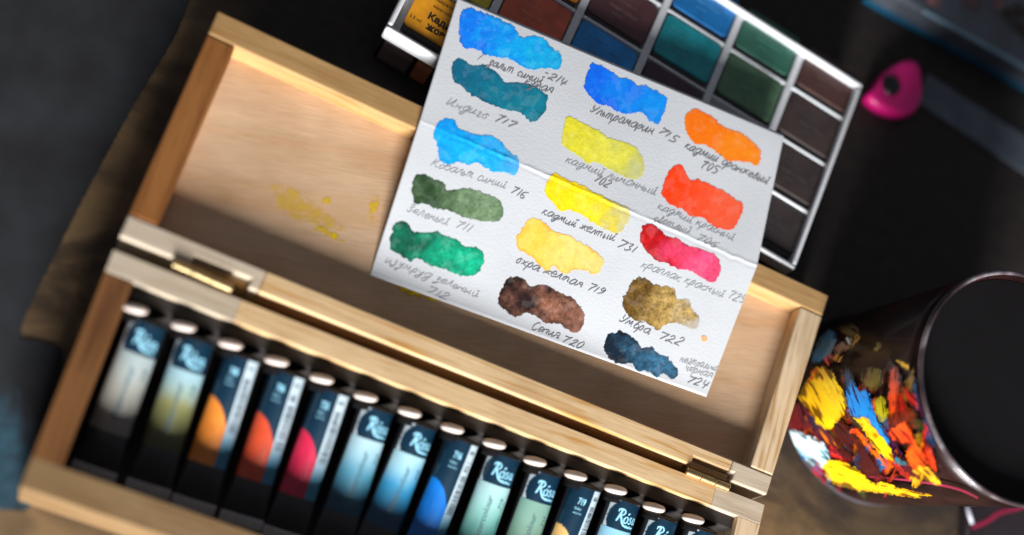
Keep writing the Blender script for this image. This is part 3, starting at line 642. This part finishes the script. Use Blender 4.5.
# ------------------------------------------------------------------ paint tubes
NAVY = (.002, .019, .040)
mal = plain('aluminium', (.60, .60, .62), .35, .1, 300, metal=.6)
mblack = plain('black_plastic', (.010, .009, .010), .5, .1, 200, spec=.3)
mwhite = plain('cap_plastic', (.72, .62, .56), .4, .05, 200)
mlogo = plain('pale_blue_print', (.24, .54, .70), .5); mpr = plain('dark_print', (.03, .09, .11), .5); mbar = plain('barcode_print', (.05, .07, .09), .5)
mlabel = pigment('tube_label', .3, .45, coat=.25, bmp=.05, bscale=300)
TX0, TPX = -14.76, 2.132
SH_Y, SH_Z, TILT, BLEN = -2.12, -.64, math.radians(21), 6.85
class Tube:
    def __init__(s, x, roll, yaw=0.0):
        s.x = x; s.roll = roll; s.ca, s.sa = math.cos(TILT), math.sin(TILT); s.yaw = yaw; s.dy = random.uniform(-.09, .09)
    def W(s, lx, ly, lz):
        """local: x across, y toward the cap (0 at the shoulder), z out of the label"""
        y, z = ly * s.ca - lz * s.sa, ly * s.sa + lz * s.ca
        return (s.x + lx * math.cos(s.yaw) - y * math.sin(s.yaw), SH_Y + s.dy + lx * math.sin(s.yaw) + y * math.cos(s.yaw), SH_Z + z)
    def surf(s, a, l, lift=0.0):
        """a: angle from straight up in degrees, l: 0 shoulder .. 1 crimp"""
        k = l ** 1.5; rx = .82 + .16 * k; rz = .82 * (1 - k) + .07 * k
        th = math.radians(a + s.roll * (1 - k))
        dn = 1 + .10 * sstep(.12, .6, l) * noise.noise((math.sin(th) * 1.1 + s.x * 3, l * 2.6, s.x)); rz *= dn
        n = Vector((math.sin(th) * rz, 0, math.cos(th) * rx)).normalized()
        return s.W(math.sin(th) * rx + n.x * lift, -l * BLEN, math.cos(th) * rz + n.z * lift)
def label_patch(tb, name, parent, a0, a1, l0, l1, colf, lift=.008, na=34, nl=40):
    mb = MB(); vs = []; cs = []
    for j in range(nl):
        for i in range(na):
            u, w = i / (na - 1), j / (nl - 1); a = a0 + (a1 - a0) * u; l = l0 + (l1 - l0) * w
            vs.append(tb.surf(a, l, lift)); cs.append(colf(u, w, a, l))
    mb.add(vs, [(j * na + i, (j + 1) * na + i, (j + 1) * na + i + 1, j * na + i + 1) for j in range(nl - 1) for i in range(na - 1)], 0, True)
    o = mb.build(name, mlabel, parent, recalc=False)
    at = o.data.color_attributes.new('pigment', 'FLOAT_COLOR', 'POINT'); at.data.foreach_set('color', np.array(cs, np.float32).ravel())
    return o
LOGO = [ # brush-like letters R o s a and the accent: points, width
 ([(.02,.98),(.18,1.02),(.30,1.0),(.22,.6),(.14,.2),(.08,.0)], .13), ([(.05,.8),(.12,1.05),(.42,1.08),(.55,.85),(.42,.62),(.24,.56)], .10),
 ([(.28,.55),(.40,.3),(.52,.02),(.72,-.22),(.98,-.25)], .14),
 ([(.74,.55),(.62,.35),(.66,.08),(.82,.03),(.92,.25),(.86,.5),(.74,.55)], .10), ([(.82,.72),(.92,.90)], .12),
 ([(1.26,.5),(1.14,.56),(1.06,.44),(1.18,.3),(1.22,.14),(1.1,.03),(.98,.1)], .09),
 ([(1.62,.5),(1.48,.55),(1.38,.3),(1.45,.05),(1.56,.12),(1.66,.5),(1.62,.12),(1.70,.03),(1.78,.1)], .09)]
def tubes():
    FR, SD = 'front', 'side'
    spec = [(FR, (.50,.50,.48), (.40,.40,.36), (.55,.53,.48), 'grey', 'paint tube with a grey label, leftmost in the tray by the amber side wall'),
     (FR, (.48,.62,.66), (.30,.30,.12), (.16,.17,.06), 'olive', 'paint tube with a pale label shading to olive, between grey and orange ones'),
     (SD, (.86,.27,.035), None, None, '708', 'paint tube turned to a barcode and bright orange disc'),
     (SD, (.74,.085,.03), None, None, '706', 'paint tube turned to a barcode and scarlet disc'),
     (SD, (.66,.02,.075), None, None, '725', 'paint tube turned to a barcode and crimson pink disc'),
     (FR, (.60,.72,.76), (.10,.35,.50), (.01,.13,.24), 'cyan', 'paint tube with white label shading to blue, right of the crimson disc'),
     (FR, (.55,.74,.80), (.04,.33,.60), (.004,.12,.28), 'blue', 'paint tube with white label shading to strong blue, left of the blue disc'),
     (SD, (.004,.18,.66), None, None, '716', 'paint tube turned to a barcode and bright blue disc'),
     (FR, (.58,.74,.72), (.25,.58,.52), (.01,.38,.34), 'turquoise', 'paint tube with white label shading to turquoise'),
     (FR, (.30,.46,.36), (.20,.36,.27), (.16,.30,.20), 'sage', 'paint tube with a sage green label, left of the ochre disc'),
     (SD, (.72,.45,.16), None, None, '719', 'paint tube turned to a barcode and pale ochre disc'),
     (FR, (.40,.66,.80), (.20,.45,.60), (.1,.3,.5), 'sky', 'paint tube with a pale blue label, right of the ochre disc'),
     (FR, (.40,.62,.74), (.2,.4,.5), (.1,.3,.4), 'steel', 'paint tube second from the right end of the tray'),
     (FR, (.5,.5,.5), (.4,.4,.4), (.3,.3,.3), 'pale', 'paint tube at the right end of the tray by the finger joint')]
    for i, (kind, c0, c1, c2, txt, lb) in enumerate(spec):
        x = TX0 + TPX * i + .80
        tb = Tube(x, random.uniform(-9, 9), .03 + random.uniform(-.035, .035))
        root = thing('paint_tube', (x, SH_Y - 4, ZT + .35), lb, 'paint tube', 'paint tubes in the wooden tray')
        # body with crimped end
        mb = MB(); seg = 40; nl = 22; vs = []; fs = []
        for j in range(nl):
            for k in range(seg): vs.append(tb.surf(360 * k / seg, j / (nl - 1)))
        for j in range(nl - 1):
            for k in range(seg): fs.append((j * seg + k, (j + 1) * seg + k, (j + 1) * seg + (k + 1) % seg, j * seg + (k + 1) % seg))
        mb.add(vs, fs, 0, True)
        body = mb.build('body', plain('tube_metal_shaded', (.034, .036, .041), .32, .1, 200, metal=.0, spec=.5, coat=.2), root)  # dark body colour imitates wall shade below the short labels
        mb = MB(); mb.add([tb.W(a, -BLEN * .985 - d, c) for d in (0, .62) for a, c in ((-1.0, -.1), (1.0, -.1), (1.0, .1), (-1.0, .1))], [(0, 1, 2, 3), (4, 5, 6, 7), (0, 1, 5, 4), (1, 2, 6, 5), (2, 3, 7, 6), (3, 0, 4, 7)])
        mb.build('crimp', mal, root, bevel=.03)
        # shoulder, collar, cap
        ax = Vector(tb.W(0, 1, 0)) - Vector(tb.W(0, 0, 0)); o0 = tb.W(0, 0, 0)
        mb = MB(); mb.lathe([(-.02, .825), (.0, .83), (.05, .80), (.12, .6), (.14, .5), (.14, 0)], o0, ax, 36); mb.build('shoulder', mblack, root)
        oc = tb.W(-.60, -.22, .20); axc = ax + Vector((-.12, 0, .05))
        mb = MB(); mb.lathe([(.02, .55), (.12, .52), (.42, .46), (.43, .40)], oc, axc, 28); mb.build('collar', mblack, root)
        mb = MB(); mb.lathe([(.40, .30), (.42, .44), (.47, .53), (.56, .57), (.65, .55), (.72, .46), (.76, .25), (.77, .0)], oc, axc, 36); cap = mb.build('cap', mwhite, root)
        # printed label
        if kind == FR:
            def hdr(u, w, a, l):
                edge = -70 + 26 * (l / .055) if l < .0 else -200
                crn = (l < .012) or (u < .13 and (w < .75 - 5 * u))
                c = (.42, .50, .55) if u < .03 + .22 * ((w - .6) / .6) ** 2 else NAVY
                return (*c, 1)
            h = label_patch(tb, 'label_header', body, -64, 70, .006, .205, hdr, .010)
            def pan(u, w, a, l):
                g = noise.noise((u * 3, w * 3, i)) * .15
                t = min(1, max(0, w * 1.2 + g - .05))
                A, B, Cc = np.array(c0) * np.array((.50, .62, .66)), np.array(c1) * .66, np.array(c2) * .42  # lowest tone darkened, front wall's shade put into the print
                c = A * (1 - 2 * t) + B * 2 * t if t < .5 else B * (2 - 2 * t) + Cc * (2 * t - 1)
                if u < .02 or u > .98: c = c * .9
                return (*np.clip(c, 0, 1), 1)
            p = label_patch(tb, 'label_panel', body, -70, 74, .208, .74, pan, .008)  # panel stops short, leaving the dark body as painted shade
            mp = lambda px, py: tb.surf(-26 + px * 46, .150 - .085 * py, .022)
            mb = MB()
            for line, w in LOGO:
                c = catmull(line, 8)
                def sf(X, Y): return np.array([mp(float(a), float(b)) for a, b in zip(X, Y)])
                # width is measured in logo units
                ribbon(mb, c, w, sf)
            lettering(mb, 'Gallery', .30, lambda a, b: mp(.80 + a, -.36 + b), .012, .25)
            mb.build('lettering', mlogo, h, recalc=False)
            mb = MB()
            lettering(mb, 'Watercolour', 1.0, lambda a, b: tb.surf(8 - b * 26, .66 - .068 * a, .02), .012, .35)
            lettering(mb, {'sage': '711', 'turquoise': '713', 'cyan': '714', 'blue': '715'}.get(txt, '718'), .7, lambda a, b: tb.surf(46 - b * 22, .36 - .07 * a, .02), .02)
            lettering(mb, 'Gallery 10 ml', .5, lambda a, b: tb.surf(58 - b * 20, .50 - .07 * a, .02))
            mb.build('lettering', mpr, p, recalc=False)
        else:
            def nav(u, w, a, l):
                dx, dy = (a + 58) / 57.3 * .86, (l - .70) * BLEN
                r = math.hypot(dx / 1.4, dy / 2.75)
                c = np.array(c0) * (.75 + .15 * noise.noise((u * 5, w * 9, i + .5))) if r < 1 else np.array((.002, .019, .040))
                return (*c, 1)
            p = label_patch(tb, 'label_panel', body, -72, 19, .006, .74, nav, .008, 50, 70)  # ends early as well; dark tube below imitates shade
            def stp(u, w, a, l):
                t = sstep(.5, .9, w); c = np.array((.42, .52, .58)) * (1 - t) + np.array((.03, .20, .32)) * t
                return (*c, 1)
            s = label_patch(tb, 'barcode_strip', body, 20, 66, .006, .74, stp, .008, 12, 40)
            mb = MB()
            lettering(mb, txt, 1.0, lambda a, b: tb.surf(-24 + a * 17, .125 - .065 * b, .022), .03)
            lettering(mb, 'Gallery', .5, lambda a, b: tb.surf(-28 + a * 16, .165 - .055 * b, .022))
            lettering(mb, 'watercolour', .36, lambda a, b: tb.surf(-28 + a * 16, .195 - .055 * b, .022))
            mb.build('lettering', mlogo, p, recalc=False)
            mb = MB(); yy = .05; rr = random.Random(i)
            while yy < .50:
                hgt = rr.choice((.003, .004, .006, .008)); far = 50 if yy > .2 else 42
                if yy < .07 or yy > .12:
                    nb = 6; vs = [tb.surf(26 + (far + 6 - 26) * k / (nb - 1), yy + d, .02) for d in (0, hgt) for k in range(nb)]
                    mb.add(vs, [(k, k + 1, nb + k + 1, nb + k) for k in range(nb - 1)])
                yy += hgt + rr.choice((.004, .006, .009)) + (.02 if rr.random() < .08 else 0)
            mb.build('barcode', mbar, s, recalc=False)
tubes()

# ------------------------------------------------------------------ magenta plastic piece
mg = plain('magenta_plastic', (.90, .008, .25), .4, .08, 60, coat=.2)
pc0 = U(893, 92, ZT + .9)
out = [(869, 94), (875, 85), (886, 71), (902, 61), (914, 60), (920, 66), (923, 84), (922, 98), (915, 111), (902, 114), (886, 109), (875, 102)]
ol = smooth_poly(out, 5)
t = thing('plastic_toggle', (pc0[0], pc0[1], ZT), 'glossy magenta rounded-triangle plastic piece with a black bead in its middle', 'plastic toggle')
mb = MB(); n = len(ol); rings = [(.96, -.85), (1.0, -.6), (1.02, -.36), (1.0, -.12), (.93, .02), (.82, .05), (.66, .0), (.0, -.02)]
cpx = ol.mean(0); base = U(ol[:, 0], ol[:, 1], ZT + .9); cen = U(*cpx, ZT + .9); vs = []; fs = []
for s, dz in rings:
    for k in range(n):
        p = cen + (base[k] - cen) * max(s, .02); vs.append((p[0], p[1], ZT + .9 + dz))
for j in range(len(rings) - 1):
    for k in range(n): fs.append((j * n + k, j * n + (k + 1) % n, (j + 1) * n + (k + 1) % n, (j + 1) * n + k))
fs.append(tuple(range((len(rings) - 1) * n, len(rings) * n))); fs.append(tuple(range(n))[::-1])
mb.add(vs, fs, 0, True); mb.build('body', mg, t)
bc = U(894, 83, ZT + 1.2); mb = MB()
mb.lathe([(.26 * math.sin(a), max(.62 * math.cos(a), .002)) for a in np.linspace(-.2, PI / 2, 12)], (bc[0], bc[1], ZT + .9), (0, 0, 1), 32)
mb.build('bead', plain('black_bead', (.006, .006, .007), .3, .1, 100, coat=.15), t)

# ------------------------------------------------------------------ palette tin, strip of grey card, far right
ZP = ZT + 1.7
tin = thing('palette_tin', tuple(U(1000, 20, ZT)[:2]) + (ZT,), 'blurred blue-grey paint tin with pinkish blotches in the top right corner', 'paint tin')
e0, e1 = U(880, -14, ZP), U(1080, 98, ZP); d = (e1 - e0)[:2]; d /= np.linalg.norm(d); nn_ = np.array([-d[1], d[0]])
A = e0[:2]; B = A + d * 26
mb = MB(); mb.prism([A, B, B + nn_ * 9, A + nn_ * 9], ZT + .02, ZP)
mtin = plain('blue_grey_enamel', (.10, .115, .145), .35, .3, 40, coat=.2)
tinb = mb.build('body', [mtin], tin, bevel=.3, seg=4)
mb = MB(); mb.prism([A - nn_ * .12 - d * .1, B - nn_ * .12, B - nn_ * .004, A - nn_ * .004 - d * .1], ZT + .03, ZT + .4); mb.build('trim', plain('blue_trim', (.004, .10, .20), .4, .4, 40), tin, bevel=.04)
mb = MB(); e2 = A + nn_ * .02 + d * 3; mb.lathe([(0, 0), (0, .10), (22, .22), (22, 0)], (e2[0], e2[1], ZP - .06), (d[0], d[1], 0), 14); mb.build('edge', plain('pale_blue_edge', (.30, .48, .60), .25, .4, 30), tin)
for k, (pl, cc) in enumerate(([[(925, -6), (940, -4), (940, 6), (928, 6)], (.50, .22, .22)], [[(962, -4), (982, -4), (980, 12), (966, 10)], (.20, .12, .13)], [[(990, -6), (1004, -4), (1002, 10), (992, 6)], (.38, .17, .18)], [[(1000, 8), (1040, 5), (1040, 50), (1012, 30)], (.07, .045, .025)])):
    painted_patch('paint_blotch', pl, lambda x, y: U(x, y, ZP + .012), stain_col(cc, 1.0), pg, tinb, step=1.2, fringe=2, seed=k + 20.)
cs_ = [U(x, y, ZT)[:2] for x, y in ((918, 104), (990, 152), (1060, 196), (1060, 158), (1005, 125), (926, 74))]
mb = MB(); mb.prism(cs_[::-1] if False else cs_, ZT + .01, ZT + .12)
tag(mb.build('card_strip', plain('grey_card', (.10, .125, .155), .6, .2, 60), bevel=.03), 'flat blue-grey strip lying on the table behind the magenta piece', 'card strip')

# ------------------------------------------------------------------ paint-smeared cup
CZ = 7.4
top = U(1023, 388, CZ); lft = U(922, 393, CZ); R1 = float(np.hypot(*(lft - top)[:2]))
bas = U(868, 410, ZT); R0 = float(np.hypot(*(U(785, 412, ZT) - bas)[:2]))
cx_, cy_ = float(bas[0]), float(bas[1]); LEAN = (top - bas)[:2] / (CZ - ZT)     # the cup leans a little
cup = thing('paint_cup', (cx_, cy_, ZT), 'glass cup smeared with bright acrylic paint, dark inside, right of the wooden lid', 'cup')
def lean(mb):
    mb.v = [(x + LEAN[0] * (z - ZT), y + LEAN[1] * (z - ZT), z) for x, y, z in mb.v]; return mb
def rad(z): 
    t = (z - ZT) / (CZ - ZT); return R0 + (R1 - R0) * t
mcup = plain('stained_glass_wall', (.014, .005, .0045), .35, .9, 45, spec=.15, coat=.08)
mb = MB(); prof = [(0, 0), (0, R0 - .35), (.08, R0 - .1), (.3, rad(ZT + .3))] + [(h, rad(ZT + h)) for h in np.linspace(.6, CZ - ZT - .1, 12)]
prof += [(CZ - ZT - .1, R1 - .02), (CZ - ZT - .1, R1 - .28)] + [(h, rad(ZT + h) - .3) for h in np.linspace(CZ - ZT - .3, 1.0, 6)] + [(1.0, 0)]
mb.lathe(prof, (cx_, cy_, ZT), (0, 0, 1), 96); wallc = lean(mb).build('wall', mcup, cup)
mb = MB(); mb.lathe([(CZ - ZT - .13, R1 + .015), (CZ - ZT, R1 + .03), (CZ - ZT + .07, R1 - .03), (CZ - ZT + .07, R1 - .14), (CZ - ZT, R1 - .2), (CZ - ZT - .13, R1 - .2)], (cx_, cy_, ZT), (0, 0, 1), 128)
rimm, nt, b = new_mat('glass_lip'); L = nt.links
tc = N(nt, 'ShaderNodeTexCoord'); nz = N(nt, 'ShaderNodeTexNoise'); nz.inputs['Scale'].default_value = 45; nz.inputs['Detail'].default_value = 4; L.new(tc.outputs['Object'], nz.inputs['Vector'])
r = ramp(nt, [(.30, (.02, .014, .016)), (.5, (.07, .05, .055)), (.62, (.26, .24, .26)), (.75, (.16, .03, .05))], nz.outputs['Fac']); L.new(r.outputs['Color'], b.inputs['Base Color']); b.inputs['Roughness'].default_value = .12
lean(mb).build('lip', rimm, cup)
mb = MB(); mb.lathe([(.02, R0 - .2), (.02, R0 + .06), (.14, R0 + .12), (.34, R0 + .1), (.5, R0 + .01)], (cx_, cy_, ZT), (0, 0, 1), 96); mb.build('foot', plain('thick_glass_foot', (.06, .052, .062), .12, .4, 40, coat=.4), cup)
mb = MB(); mb.lathe([(CZ - ZT - .5, R1 - .36), (CZ - ZT - .5, 0.001)], (cx_, cy_, ZT), (0, 0, 1), 96)
lean(mb).build('black_water', plain('black_water', (.010, .009, .010), .6, .1, 30, spec=.15), cup)
slope = (R1 - R0) / (CZ - ZT)
def cone_surf(lift):
    def f(x, y):
        D = rays(x, y); D[:, :2] -= LEAN * D[:, 2:]; CM = CAM.copy(); CM[:2] -= LEAN * (CAM[2] - ZT); ox, oy = CM[0] - cx_, CM[1] - cy_
        k0 = R0 + lift - slope * ZT
        a = D[:, 0] ** 2 + D[:, 1] ** 2 - (slope * D[:, 2]) ** 2
        bq = 2 * (D[:, 0] * ox + D[:, 1] * oy - slope * D[:, 2] * (k0 + slope * CAM[2]))
        cq = ox * ox + oy * oy - (k0 + slope * CAM[2]) ** 2
        disc = np.maximum(bq * bq - 4 * a * cq, 0)
        t1, t2 = (-bq - np.sqrt(disc)) / (2 * a), (-bq + np.sqrt(disc)) / (2 * a)
        t = np.minimum(t1, t2); P = CM + D * t[:, None]
        P[:, 2] = np.clip(P[:, 2], ZT + .05, CZ - .12)
        rr = np.hypot(P[:, 0] - cx_, P[:, 1] - cy_); want = R0 + lift + slope * (P[:, 2] - ZT)
        P[:, 0] = cx_ + (P[:, 0] - cx_) * want / rr; P[:, 1] = cy_ + (P[:, 1] - cy_) * want / rr
        P[:, :2] += LEAN * (P[:, 2:] - ZT)
        return P
    return f
def on_wall(x, y):
    D = rays(x, y); D[:, :2] -= LEAN * D[:, 2:]; CM = CAM.copy(); CM[:2] -= LEAN * (CAM[2] - ZT); ox, oy = CM[0] - cx_, CM[1] - cy_
    k0 = R0 + .03 - slope * ZT + slope * CAM[2]
    a = D[:, 0] ** 2 + D[:, 1] ** 2 - (slope * D[:, 2]) ** 2; bq = 2 * (D[:, 0] * ox + D[:, 1] * oy - slope * D[:, 2] * k0); disc = bq * bq - 4 * a * (ox * ox + oy * oy - k0 * k0)
    z = CAM[2] + D[:, 2] * np.minimum((-bq - np.sqrt(np.maximum(disc, 0))) / (2 * a), (-bq + np.sqrt(np.maximum(disc, 0))) / (2 * a))
    return (disc > 0) & (z > ZT + .02) & (z < CZ - .1)
def smear(c0, c1, ang=60, cover=1.0):
    c0, c1 = lin(c0), lin(c1); ca, sa = math.cos(math.radians(ang)), math.sin(math.radians(ang))
    def f(P, sd, seed):
        u = P[:, 0] * ca + P[:, 1] * sa; w = -P[:, 0] * sa + P[:, 1] * ca
        st = np.array([noise.fractal((a * .04 + seed, b_ * .34, seed), 1, 2, 3) for a, b_ in zip(u, w)])
        bl = fnoise(P, .06, seed + 3, 2)
        k = np.clip(.35 + bl * .9 + st * .7, 0, 1)[:, None]
        c = c0 * (1 - k) + c1 * k
        c = c * (1 + .25 * st)[:, None]
        a = sstep(-2.4, 3.0, sd + st * 3.4 + bl * 2) * cover
        dry = sstep(.12, .5, st + bl * .5 - sd * .012); a = a * (1 - .85 * dry)
        return np.concatenate([np.clip(c, .002, .95), a[:, None]], 1)
    return f
Z1 = lambda p: Z(p, 5.944, 780, 310); Z2 = lambda p: Z(p, 4.867, 780, 390); Z3 = lambda p: Z(p, 3.688, 880, 390)
YEL, YEL2, ORG, RED, BLU, TEA, WHT = (250, 205, 10), (235, 170, 5), (235, 80, 15), (185, 25, 20), (5, 140, 220), (0, 130, 150), (225, 240, 245)
SMEARS = [
 (Z2([(30,170),(60,80),(110,60),(160,120),(170,180),(110,200),(60,215)]), (110,25,25), (60,20,40), 70, .9),
 (Z2([(120,130),(170,120),(230,190),(290,260),(330,330),(260,310),(180,230)]), (30,25,60), (90,20,25), 55, .8),
 (Z2([(250,120),(340,180),(430,300),(490,380),(480,425),(380,410),(300,330)]), (70,14,14), (40,10,12), 50, .9),
 (Z1([(180,310),(210,230),(250,140),(300,115),(335,170),(315,250),(280,290),(230,310)]), (0,120,165), BLU, 110, .85),
 (Z1([(340,110),(440,80),(475,150),(430,165),(390,150)]), (70,62,12), (30,40,14), 30, .6),
 (Z1([(315,235),(350,190),(390,190),(405,222),(370,265),(330,272)]), (105,18,20), (80,14,16), 60, 1),
 (Z1([(460,150),(472,170),(440,212),(390,272),(350,308),(318,300),(330,265),(360,277),(400,232),(432,190)]), (190,150,15), (225,150,10), 125, 1),
 (Z1([(388,172),(420,163),(428,195),(402,207)]), (200,225,235), WHT, 60, 1),
 (Z1([(260,285),(300,268),(325,277),(300,318),(280,327)]), (200,25,45), (220,40,50), 60, 1),
 (Z1([(553,225),(590,193),(602,215),(577,242)]), (120,110,15), (90,90,10), 130, .8),
 (Z1([(480,370),(540,340),(605,360),(612,430),(560,475),(500,455)]), (110,95,25), (55,50,20), 100, .8),
 ([(800,394),(809,377),(817,367),(827,368),(835,377),(842,390),(847,402),(844,414),(829,430),(820,427),(811,414),(800,400)], YEL, YEL2, 60, 1),
 ([(808,380),(814,368),(820,367),(814,378)], (225,110,10), ORG, 60, .8),
 ([(846,402),(847,387),(852,380),(858,389),(867,391),(871,402),(878,421),(888,436),(888,452),(881,438),(873,428),(865,420),(856,418),(849,412)], BLU, (0,120,215), 70, 1),
 ([(876,401),(883,397),(888,416),(881,422),(875,411)], (190,180,20), (120,120,20), 80, .9),
 ([(889,376),(896,366),(899,378),(898,400),(895,413),(889,408)], (215,70,15), (140,30,15), 92, .95),
 (Z1([(695,303),(730,308),(780,330),(815,318),(832,370),(815,428),(795,412),(800,362),(760,362),(725,337)]), (235,185,15), (215,165,10), 30, 1),
 (Z2([(360,138),(425,132),(445,170),(500,228),(542,290),(547,342),(500,322),(450,272),(410,202)]), YEL, (245,180,5), 48, 1),
 (Z2([(338,202),(380,190),(430,250),(490,318),(542,350),(520,374),(478,350),(420,282),(370,222)]), (240,105,15), (215,40,20), 48, 1),
 (Z2([(38,212),(70,192),(130,218),(200,248),(232,290),(242,332),(210,385),(160,362),(100,312),(58,272)]), WHT, (140,205,225), 40, 1),
 (Z2([(150,360),(210,388),(230,420),(170,405)]), (150,30,25), (60,90,150), 40, .9),
 (Z2([(213,362),(260,338),(320,358),(400,408),(430,440),(500,468),(572,492),(584,506),(500,500),(400,492),(300,468),(232,432)]), YEL, (235,175,10), 20, 1),
 (Z3([(0,338),(50,353),(120,376),(192,391),(120,394),(0,377)]), (245,200,20), (225,140,10), 15, 1),
 (Z3([(30,160),(60,130),(95,118),(122,170),(152,222),(172,270),(160,297),(118,290),(90,232),(112,200),(60,190)]), (230,95,15), (205,40,18), 50, .95),
 (Z3([(10,120),(60,80),(120,70),(135,140),(90,118),(50,130)]), (90,22,12), (140,50,15), 150, .7),
 (Z3([(118,297),(170,278),(202,310),(222,347),(180,337),(140,317)]), (225,190,30), (200,140,20), 40, 1),
 (Z3([(45,247),(70,252),(95,276),(62,274)]), (0,110,115), TEA, 40, .9),
 (Z3([(135,60),(150,50),(172,110),(185,160),(172,150),(150,110)]), (175,80,20), (110,30,20), 70, .8),
 (Z3([(165,160),(185,170),(215,235),(245,285),(225,275),(190,220)]), (150,40,70), (195,190,200), 60, .8),
]
rs = random.Random(5); extra = []
for k in range(110):
    px = rs.uniform(802, 930); py = rs.uniform(375, 484); a = math.radians(rs.choice((50, 60, 75, 95, 110)) + rs.uniform(-15, 15)); ln, wd = rs.uniform(10, 26), rs.uniform(3, 8)
    ex, ey = np.array([math.cos(a), math.sin(a)]), np.array([-math.sin(a), math.cos(a)]); c = np.array([px, py])
    dim = rs.uniform(.9, 1.7) * (1 if py > 400 else .7)
    col = np.array(rs.choice([(120, 22, 14), (170, 45, 14), (90, 16, 20), (200, 80, 12), (60, 20, 50), (150, 110, 14), (0, 70, 110), (40, 45, 20), (190, 30, 25)])) * dim
    extra.append(([tuple(c - ex * ln), tuple(c - ex * ln * .3 + ey * wd), tuple(c + ex * ln * .5 + ey * wd * .8), tuple(c + ex * ln), tuple(c + ex * ln * .3 - ey * wd), tuple(c - ex * ln * .5 - ey * wd * .7)], tuple(np.minimum(col, 255)), tuple(col * .45), math.degrees(a), .95))
SMEARS = extra + SMEARS
acr = pigment('acrylic_paint', .28, .5, coat=.35, bmp=.5, bscale=600)
for k, (pl, c0, c1, an, cv) in enumerate(SMEARS):
    painted_patch('paint_smear', pl, cone_surf(.02 + .004 * k), smear(c0, c1, an, cv), acr, wallc, step=.7, fringe=1.3, seed=k * 3.7, ok=on_wall)
mb = MB(); ribbon(mb, catmull([(826,477),(846,479),(870,477),(895,479),(920,482),(945,486),(963,491),(978,498)], 8), 1.9, cone_surf(.29))
mb.build('paint_line', plain('pink_paint', (.26, .018, .05), .3, .2, 80, coat=.4), wallc, recalc=False)

# ------------------------------------------------------------------ low glass dish at the lower right
dz = ZT + .9
dish = thing('glass_dish', tuple(U(1010, 520, ZT)[:2]) + (ZT,), 'dark glass block with a pink streak, below the painted cup', 'glass dish')
fp = [U(x, y, dz)[:2] for x, y in ((968, 505), (966, 560), (1075, 560), (1075, 494), (1015, 499))]
mb = MB(); mb.prism(fp, ZT + .01, dz)
db = mb.build('body', plain('smoky_glass', (.030, .022, .026), .12, .3, 40, coat=.5), dish, bevel=.15, seg=3)
mb = MB(); p0, p1 = U(966, 501, dz), U(972, 524, dz); mb.lathe([(0, 0), (0, .12), (float(np.linalg.norm(p1 - p0)), .12), (float(np.linalg.norm(p1 - p0)), 0)], (p0[0], p0[1], dz), p1 - p0, 16)
mb.build('edge', plain('frosted_edge', (.42, .42, .50), .3), dish)
mb = MB(); ribbon(mb, catmull([(972,528),(988,521),(1000,513),(1018,508),(1030,503)], 8), 4.5, lambda x, y: U(x, y, dz + .02))
mb.build('paint_line', plain('pink_streak', (.35, .02, .07), .4, .5, 60), dish, recalc=False)

# ------------------------------------------------------------------ light, air, camera
EL, AZ = math.radians(20), math.radians(-92)         # window light, low over the near side of the box
def area(name, az, el, dist, size, power, col, target=(4, 4, 0)):
    ld = bpy.data.lights.new(name, 'AREA'); ld.shape = 'RECTANGLE'; ld.size = size; ld.size_y = size * .9; ld.energy = power; ld.color = col
    lo = bpy.data.objects.new(name, ld); COL.objects.link(lo)
    dv = Vector((math.cos(az) * math.cos(el), math.sin(az) * math.cos(el), math.sin(el)))
    lo.location = Vector(target) * SC + dv * dist; lo.rotation_euler = dv.to_track_quat('Z', 'Y').to_euler()
    return lo
area('window_light', math.radians(-84), math.radians(17.5), 1.6, .52, 80, (1.0, .985, .97), (5, 4, 0))
w = bpy.data.worlds.new('World'); scene.world = w; w.use_nodes = True
bg = w.node_tree.nodes['Background']; bg.inputs['Color'].default_value = (.86, .88, 1.0, 1); bg.inputs['Strength'].default_value = .125

cd = bpy.data.cameras.new('camera'); co = bpy.data.objects.new('camera', cd); COL.objects.link(co); scene.camera = co
mw = Matrix([list(M[r]) + [CAM[r] * SC] for r in range(3)] + [[0, 0, 0, 1]]); co.matrix_world = mw
cd.sensor_width = 36; cd.lens = F / 1024 * 36; cd.shift_y = CYO / 1024; cd.clip_start = .02; cd.clip_end = 20
foc = U(660, 385, 0.0); cd.dof.use_dof = True
cd.dof.focus_distance = float(-((foc - CAM) @ M)[2]) * SC; cd.dof.aperture_fstop = 1.85; cd.dof.aperture_blades = 0
scene.render.resolution_x, scene.render.resolution_y = 1024, 535
scene.view_settings.view_transform = 'Standard'; scene.view_settings.look = 'None'; scene.view_settings.exposure = 0; scene.view_settings.gamma = 1
scene.cycles.max_bounces = 8; scene.cycles.transparent_max_bounces = 24
